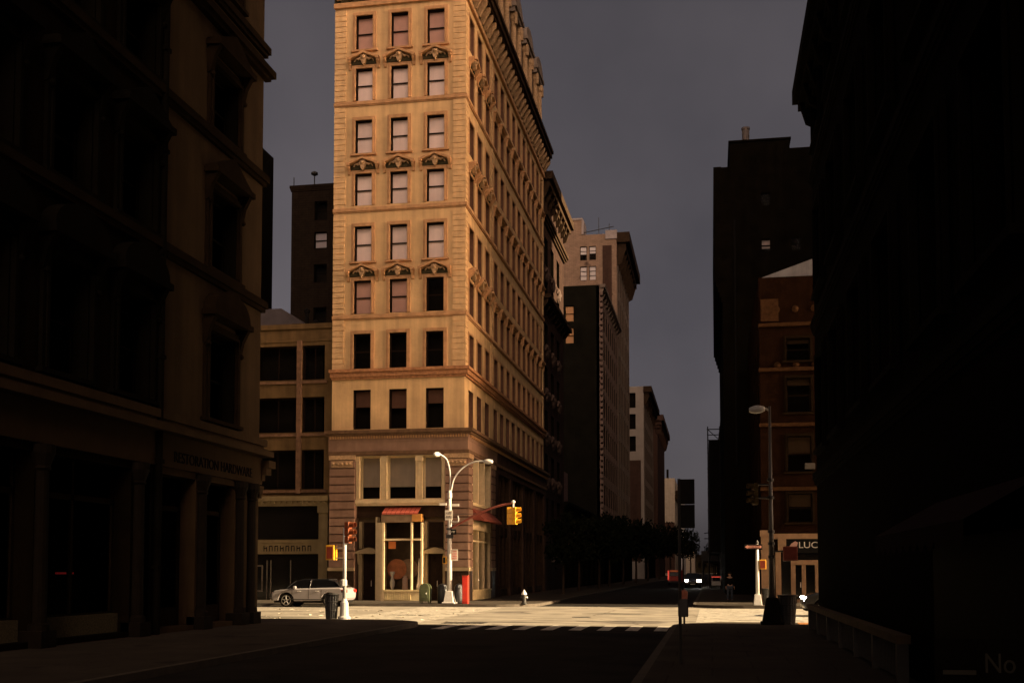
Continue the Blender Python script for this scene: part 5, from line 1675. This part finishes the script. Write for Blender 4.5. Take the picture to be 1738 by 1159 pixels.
# banners down the street
t = thing('wall_banner', 'tall dull pink banner hung out from the dark shop front down the street', 'banner', (-14.0, 112, 4.4))
MB().box(-14.5, -13.58, 111.95, 112.0, 4.4, 6.95).build('cloth', mat('dull_pink_banner', (0.30, 0.17, 0.15), 0.9, 0.2, 2), t)
b = MB()
for k in range(5):
    b.box(-14.25, -13.85, 111.93, 111.949, 4.8 + k * 0.4, 4.98 + k * 0.4)
b.build('print', mat('maroon_print', (0.12, 0.03, 0.03), 0.9, 0.2, 4), t)
MB().tube([(-14.7, 112, 6.98), (-13.5, 112, 6.98)], 0.03, 6).build('rod', IRON, t)
t = thing('hanging_sign', 'square dull hanging sign below the dull pink banner down the street', 'sign', (-14.2, 103, 2.8))
MB().box(-14.9, -13.75, 102.95, 103.0, 2.75, 3.85).build('board', mat('dull_sign_board', (0.17, 0.14, 0.13), 0.9, 0.2, 3), t)
b = MB()
for k in range(3):
    b.box(-14.65, -14.0, 102.93, 102.949, 2.98 + k * 0.28, 3.1 + k * 0.28)
b.build('print', DARKIN, t)
MB().tube([(-14.9, 103, 3.95), (-13.7, 103, 3.95)], 0.03, 6).build('rod', IRON, t)

# ---------------------------------------------------------------- cars
def make_car(name, label, loc, rz, paint, lamp_h=0.07, L_=4.55, Wd=1.9, hood=1.04, roof=1.66, roof_m=None, lamps=HEADON, tail=REDLENS, cat='car', boxy=False):
    t = thing(name, label, cat, loc, local=True, rz=rz)
    hw = Wd / 2
    x1, x2, wr = 0.88, L_ - 0.86, 0.37
    def archpts(cx):
        return [(cx + 0.44 * math.cos(R(180 - q * 22.5)), 0.36 + 0.44 * math.sin(R(180 - q * 22.5))) for q in range(9)]
    prof = [(0.10, 0.36), (x1 - 0.44, 0.36)] + archpts(x1)[1:-1] + [(x1 + 0.44, 0.36), (x2 - 0.44, 0.33)] + archpts(x2)[1:-1] + \
           [(x2 + 0.44, 0.36), (L_ - 0.10, 0.34), (L_, 0.52), (L_ - 0.02, 0.72), (L_ - 0.16, 0.88), (L_ - 0.5, hood - 0.05), (L_ - 1.35, hood + 0.02),
            (1.4, hood + 0.06), (0.25, hood + 0.08), (0.04, hood - 0.02), (-0.02, 0.72), (0.0, 0.50)]
    b = MB()
    n = len(prof)
    pts = []
    for (yy, k) in ((-hw, 0.0), (-hw + 0.10, 1.0), (hw - 0.10, 1.0), (hw, 0.0)):
        for (x, z) in prof:
            inset = 0.05 * (1 - k)
            pts.append((x + (inset if x < L_ / 2 else -inset) * (1 if (x < 0.3 or x > L_ - 0.3) else 0), yy, z - (0.05 * (1 - k) if z > 0.95 else 0)))
    fs = [tuple(range(n - 1, -1, -1)), tuple(range(3 * n, 4 * n))]
    for r_ in range(3):
        fs += [(r_ * n + q, r_ * n + (q + 1) % n, (r_ + 1) * n + (q + 1) % n, (r_ + 1) * n + q) for q in range(n)]
    b.add(pts, fs)
    b.build('body', paint, t, bevel=0.03, seg=3)
    zb = hood + 0.02
    if boxy:
        gh = [(0.10, zb), (0.16, roof - 0.05), (0.3, roof), (L_ - 1.75, roof), (L_ - 1.1, zb)]
    else:
        gh = [(0.16, zb), (0.62, roof - 0.10), (1.05, roof - 0.01), (2.35, roof), (2.75, roof - 0.06), (3.30, zb)]
    b = MB()
    n = len(gh)
    pts = []
    for s in (-1, 1):
        for (x, z) in gh:
            f_ = (z - zb) / (roof - zb)
            pts.append((x, s * (hw - 0.08 - 0.19 * f_), z))
    fs = [tuple(range(n)), tuple(range(2 * n - 1, n - 1, -1))] + [(q, (q + 1) % n, n + (q + 1) % n, n + q) for q in range(n)]
    b.add(pts, fs)
    b.build('windows', CARGLASS, t, bevel=0.03)
    b = MB()
    for s in (-1, 1):
        for (xa, za, xb, zb2) in ((gh[1][0], roof - 0.10, gh[0][0] + 0.05, zb), (1.95, roof - 0.01, 2.0, zb), (gh[-2][0] + 0.05, roof - 0.06, gh[-1][0], zb)):
            ya = s * (hw - 0.08 - 0.19 * (za - zb) / (roof - zb))
            yb = s * (hw - 0.075)
            b.tube([(xa, ya, za), (xb, yb, zb2)], 0.028, 6)
    b.box(gh[1][0] + 0.35, gh[-2][0] - 0.2, -hw + 0.30, hw - 0.30, roof - 0.02, roof + 0.025)
    b.build('roof', roof_m or BLACKPAINT, t, bevel=0.015)
    for cx in (x1, x2):
        for s in (-1, 1):
            wl = MB().lathe([(0.25, -0.11), (wr - 0.03, -0.115), (wr, -0.07), (wr, 0.07), (wr - 0.03, 0.115), (0.25, 0.11)], (cx, s * (hw - 0.13), wr), 24, 'y').build('wheel', RUBBER, t)
            rm_ = MB().lathe([(0.265, s * 0.10), (0.265, s * 0.118), (0.235, s * 0.118), (0.235, s * 0.06), (0.03, s * 0.05)], (cx, s * (hw - 0.13), wr), 24, 'y')
            for k in range(5):
                a = 2 * math.pi * k / 5 + 0.3
                rm_.tube([(cx + 0.05 * math.cos(a), s * (hw - 0.03), wr + 0.05 * math.sin(a)), (cx + 0.24 * math.cos(a), s * (hw - 0.02), wr + 0.24 * math.sin(a))], [0.04, 0.028], 5)
            rm_.build('rim', RIM, wl)
            ac = MB().lathe([(0.43, s * 0.0), (0.43, s * 0.02), (0.05, s * 0.02)], (cx, s * (hw - 0.30), 0.40), 20, 'y')
            ac.build('wheel_well', RUBBER, t)
    for s in (-1, 1):
        MB().box(2.72, 2.86, s * (hw + 0.02) - 0.10, s * (hw + 0.02) + 0.10, zb - 0.02, zb + 0.13).build('mirror', paint, t, bevel=0.03)
        MB().box(L_ - 0.34, L_ - 0.04, s * (hw - 0.28) - 0.2, s * (hw - 0.22) + 0.19, 0.73 - lamp_h, 0.73 + lamp_h).build('headlight', lamps, t, bevel=0.02)
        MB().box(-0.035, 0.22, s * (hw - 0.20) - 0.15, s * (hw - 0.2) + 0.20, 0.78, 0.95).build('tail_light', tail, t, bevel=0.015)
        d = MB()
        for xh in (1.55, 2.55):
            d.box(xh - 0.1, xh + 0.1, s * hw - 0.015, s * hw + 0.02, zb - 0.16, zb - 0.13)
        d.build('door_handle', ALU, t)
        d = MB()
        for xh in (1.30, 2.02, 2.95):
            d.box(xh - 0.008, xh + 0.008, s * hw - 0.02, s * hw + 0.003, 0.45, zb - 0.06)
        d.box(1.2, 3.15, s * hw - 0.02, s * hw + 0.006, 0.40, 0.44)
        d.build('door_seams', IRON, t)
    MB().box(L_ - 0.06, L_ + 0.012, -0.5, 0.5, 0.52, 0.70).build('grille', IRON, t, bevel=0.01)
    MB().box(L_ - 0.02, L_ + 0.02, -0.26, 0.26, 0.40, 0.50).build('licence_plate', SIGNW, t)
    MB().box(0.14, L_ - 0.14, -hw + 0.12, hw - 0.12, 0.24, 0.37).build('underbody', RUBBER, t)
    return t
make_car('parked_car', 'silver grey car with black roof parked before the low loft, facing left', (-19.15, 57.35, 0), R(180), mat('silver_car_paint', (0.22, 0.20, 0.20), 0.3, 0.04, 2, spec=0.6), hood=0.98, roof=1.48, L_=4.15, lamps=mat('clear_lamp', (0.35, 0.22, 0.2), 0.2, 0.1, 5, spec=0.7))
make_car('parked_car', 'dark car nose with one bright headlight peeping out from behind the near right building', (8.35, 49.4, 0), R(180), BLACKPAINT, lamps=HEADON, lamp_h=0.11)
make_car('oncoming_car', 'distant dark car with glaring headlights coming up the side street', (-2.05, 129.5, 0), R(-90), BLACKPAINT, L_=4.4, Wd=1.85, lamp_h=0.19)
t = thing('delivery_van', 'distant red-backed delivery van with glowing tail lights down the side street', 'van', (-4.95, 153, 0), local=True)
MB().box(-0.95, 0.95, 0, 4.6, 0.35, 2.05).build('body', mat('glowing_red_van_paint', (0.30, 0.03, 0.015), 0.4, 0.1, 3, emit=((1, 0.06, 0.02), 0.003)), t, bevel=0.08)  # body paint given a faint red glow of its own
MB().box(-0.7, 0.7, -0.01, 0.05, 1.2, 1.75).build('rear_window', CARGLASS, t)
MB().box(-0.98, 0.98, -0.1, 0.1, 0.35, 0.55).build('bumper', IRON, t)
for s in (-1, 1):
    MB().box(s * 0.84 - 0.10, s * 0.84 + 0.08, -0.03, 0.04, 0.7, 1.95).build('tail_light', TAILON, t)
    for yy in (0.9, 3.7):
        MB().lathe([(0.2, -0.1), (0.35, -0.1), (0.35, 0.1), (0.2, 0.1)], (s * 0.82, yy, 0.35), 16, 'x').build('wheel', RUBBER, t)
MB().box(-0.6, 0.6, -0.02, 0.03, 1.85, 1.98).build('brake_bar', ORANGELIT, t)
t = thing('vendor_cart', 'distant pale vendor cart under a glowing red strip on the right pavement', 'vendor cart', (0.45, 112, 0.15), local=True)
MB().box(-0.45, 0.45, 0, 1.6, 0.35, 0.75).build('counter', ALU, t, bevel=0.02)
MB().box(-0.5, 0.5, -0.05, 1.65, 0.75, 0.79).build('worktop', STEEL, t)
for s in (-1, 1):
    for yy in (0.05, 1.55):
        MB().tube([(s * 0.42, yy, 0.78), (s * 0.42, yy, 1.22)], 0.02, 6).build('post', ALU, t)
    MB().lathe([(0.1, -0.03), (0.2, -0.03), (0.2, 0.03), (0.1, 0.03)], (s * 0.42, 0.8, 0.2), 14, 'x').build('wheel', RUBBER, t)
MB().box(-0.5, 0.5, -0.05, 1.65, 1.22, 1.27).build('canopy', IRON, t)
MB().box(-0.45, 0.45, -0.07, -0.05, 1.14, 1.22).build('light_strip', TAILON, t)

# ---------------------------------------------------------------- street trees in the dark part of the street
def leaf_crown(rr, n, rad, zc, hz):
    b = MB()
    clumps = [(rr.gauss(0, rad * 0.42), rr.gauss(0, rad * 0.42), zc + rr.uniform(-hz, hz) * 0.8, rr.uniform(0.45, 0.95)) for _ in range(34)]
    for _ in range(n):
        cx, cy, cz, cr = rr.choice(clumps)
        v = Vector((rr.gauss(0, 1), rr.gauss(0, 1), rr.gauss(0, 1))).normalized() * cr * rr.uniform(0.6, 1.15)
        p = Vector((cx, cy, cz)) + v
        s = rr.uniform(0.10, 0.24)
        a = Vector((rr.gauss(0, 1), rr.gauss(0, 1), rr.gauss(0, 1))).normalized() * s
        c = a.orthogonal().normalized() * s * 0.6
        b.add([tuple(p - a), tuple(p + c), tuple(p + a), tuple(p - c)], [(0, 1, 2, 3)])
    return b
protos = []
spots = [(-11.4, 86, 0.80), (-11.7, 99, 0.95), (-11.3, 113, 1.0), (-11.6, 128, 1.1), (-11.4, 146, 1.15), (-11.2, 168, 1.25), (-11.0, 196, 1.35), (-10.8, 235, 1.5), (-10.5, 290, 1.9), (-9.5, 380, 2.3), (-8.6, 470, 2.4), (0.4, 205, 0.9), (1.0, 300, 1.2)]
ordn = ['nearest', 'second', 'third', 'fourth', 'fifth', 'sixth', 'seventh', 'eighth', 'ninth', 'tenth', 'farthest']
for i, (x, y, s) in enumerate(spots):
    rr = random.Random(40 + i)
    lab = '%s dark street tree in the row along the left pavement' % ordn[i] if i < 11 else ('nearer dark street tree on the right pavement far off' if i == 11 else 'farther dark street tree on the right pavement far off')
    t = thing('street_tree', lab, 'tree', (x, y, 0.15), 'street trees along the dark side street', local=True)
    t.scale = (s * 1.1, s * 1.1, s * 1.32)
    k = MB()
    k.tube([(0, 0, 0), (0.03, 0.02, 1.2), (0.0, 0.05, 2.4), (0.1, 0.0, 4.2)], [0.15, 0.11, 0.09, 0.04], 8)
    for q in range(6):
        a = q * 1.05 + rr.uniform(-0.3, 0.3)
        k.tube([(0, 0.03, 2.0 + q * 0.22), (0.6 * math.cos(a), 0.6 * math.sin(a), 2.8 + q * 0.25), (1.2 * math.cos(a), 1.2 * math.sin(a), 3.5 + q * 0.25)], [0.06, 0.04, 0.015], 5)
    k.build('trunk', BARK, t)
    leaf_crown(rr, 1500 if i < 8 else 900, 1.75, 3.9, 1.5).build('crown', LEAF, t)

# ---------------------------------------------------------------- the person at the far kerb
def make_person(x, y, z, rz):
    t = thing('person', 'person in dark jacket and blue jeans standing at the far kerb in the dark', 'person', (x, y, z), local=True, rz=rz)
    J = {}
    E_, Rr, V = [], [], []
    def v(n, p, r, par=None):
        J[n] = len(V)
        V.append(p)
        Rr.append(r)
        if par: E_.append((J[par], J[n]))
    v('pelvis', (0, 0, 0.90), 0.135)
    v('waist', (0, 0, 1.05), 0.125, 'pelvis')
    v('chest', (0, 0.01, 1.25), 0.145, 'waist')
    v('collar', (0, 0.0, 1.40), 0.09, 'chest')
    v('neck', (0, -0.01, 1.47), 0.052, 'collar')
    v('jaw', (0, -0.035, 1.53), 0.062, 'neck')
    v('head', (0, -0.02, 1.61), 0.085, 'jaw')
    v('top', (0, -0.01, 1.67), 0.06, 'head')
    for s, nm in ((-1, 'l'), (1, 'r')):
        v('sh' + nm, (s * 0.175, 0, 1.36), 0.062, 'collar')
        v('el' + nm, (s * 0.245, 0.02 + 0.03 * s, 1.10), 0.048, 'sh' + nm)
        v('wr' + nm, (s * 0.255, -0.06 + 0.05 * s, 0.87), 0.032, 'el' + nm)
        v('pm' + nm, (s * 0.255, -0.08 + 0.05 * s, 0.80), 0.030, 'wr' + nm)
        for q, (dy, ln) in enumerate(((-0.03, 0.07), (-0.01, 0.085), (0.01, 0.08), (0.028, 0.06))):
            v('f%s%d' % (nm, q), (s * 0.258, -0.085 + 0.05 * s + dy, 0.765), 0.0095, 'pm' + nm)
            v('g%s%d' % (nm, q), (s * 0.245, -0.09 + 0.05 * s + dy, 0.765 - ln), 0.008, 'f%s%d' % (nm, q))
        v('th' + nm, (s * 0.235, -0.125 + 0.05 * s, 0.80), 0.010, 'pm' + nm)
        v('ti' + nm, (s * 0.225, -0.145 + 0.05 * s, 0.755), 0.009, 'th' + nm)
        v('hp' + nm, (s * 0.09, 0, 0.84), 0.10, 'pelvis')
        v('kn' + nm, (s * 0.105, -0.02 - 0.04 * s, 0.48), 0.062, 'hp' + nm)
        v('ak' + nm, (s * 0.11, 0.02 - 0.04 * s, 0.09), 0.043, 'kn' + nm)
        v('ft' + nm, (s * 0.125, -0.11 - 0.04 * s, 0.04), 0.038, 'ak' + nm)
    def skinned(name, keep, m, grow=0.0, root=None):
        me = bpy.data.meshes.new(name)
        ids = [i for i in range(len(V)) if i in keep]
        mp = {o: n for n, o in enumerate(ids)}
        me.from_pydata([V[i] for i in ids], [(mp[a], mp[b_]) for a, b_ in E_ if a in mp and b_ in mp], [])
        o = bpy.data.objects.new(name, me)
        COL.objects.link(o)
        o.modifiers.new('skin', 'SKIN')
        for n_, i in enumerate(ids):
            me.skin_vertices[0].data[n_].radius = (Rr[i] + grow, Rr[i] + grow)
            me.skin_vertices[0].data[n_].use_root = (i == (root if root is not None else ids[0]))
        ss = o.modifiers.new('sub', 'SUBSURF')
        ss.levels = ss.render_levels = 2
        me.materials.append(m)
        o.parent = t
        o['_o'] = (0, 0, 0)
        return o
    skinned('body', set(range(len(V))), SKIN, 0, J['pelvis'])
    skinned('jacket', {J[n] for n in ('pelvis', 'waist', 'chest', 'collar', 'shl', 'ell', 'wrl', 'shr', 'elr', 'wrr')}, JACKET, 0.016, J['pelvis'])
    skinned('jeans', {J[n] for n in ('pelvis', 'hpl', 'knl', 'akl', 'hpr', 'knr', 'akr')}, JEANS, 0.012, J['pelvis'])
    for nm in 'lr':
        a, b_ = Vector(V[J['ak' + nm]]), Vector(V[J['ft' + nm]])
        MB().tube([(a.x, a.y + 0.05, 0.05), (a.x, a.y, 0.055), (b_.x, b_.y, 0.042), (b_.x, b_.y - 0.06, 0.03)], [0.045, 0.055, 0.047, 0.022], 10).build('shoe', IRON, t, smooth=True)
    h = MB()
    for k in range(7):
        pass
    h.lathe([(0.092, 1.58), (0.104, 1.63), (0.098, 1.69), (0.07, 1.735), (0.02, 1.75)], (0, 0.012, 0), 14)
    h.build('hair', HAIR, t, smooth=True)
    f = MB()
    f.prism([(-0.013, 1.585), (0.013, 1.585), (0.006, 1.63), (-0.006, 1.63)], -0.125, -0.085, 'xz')
    f.build('nose', SKIN, t)
    for s in (-1, 1):
        MB().lathe([(0.004, -0.01), (0.014, -0.004), (0.014, 0.004), (0.004, 0.01)], (s * 0.036, -0.098, 1.625), 8, 'y').build('eye', IRON, t)
        MB().lathe([(0.01, -0.012), (0.03, -0.006), (0.03, 0.006), (0.01, 0.012)], (s * 0.098, -0.01, 1.605), 8, 'x').build('ear', SKIN, t)
    MB().box(-0.028, 0.028, -0.104, -0.09, 1.553, 1.562).build('mouth', DKRED, t)
make_person(1.05, 66.3, 0.15, R(12))
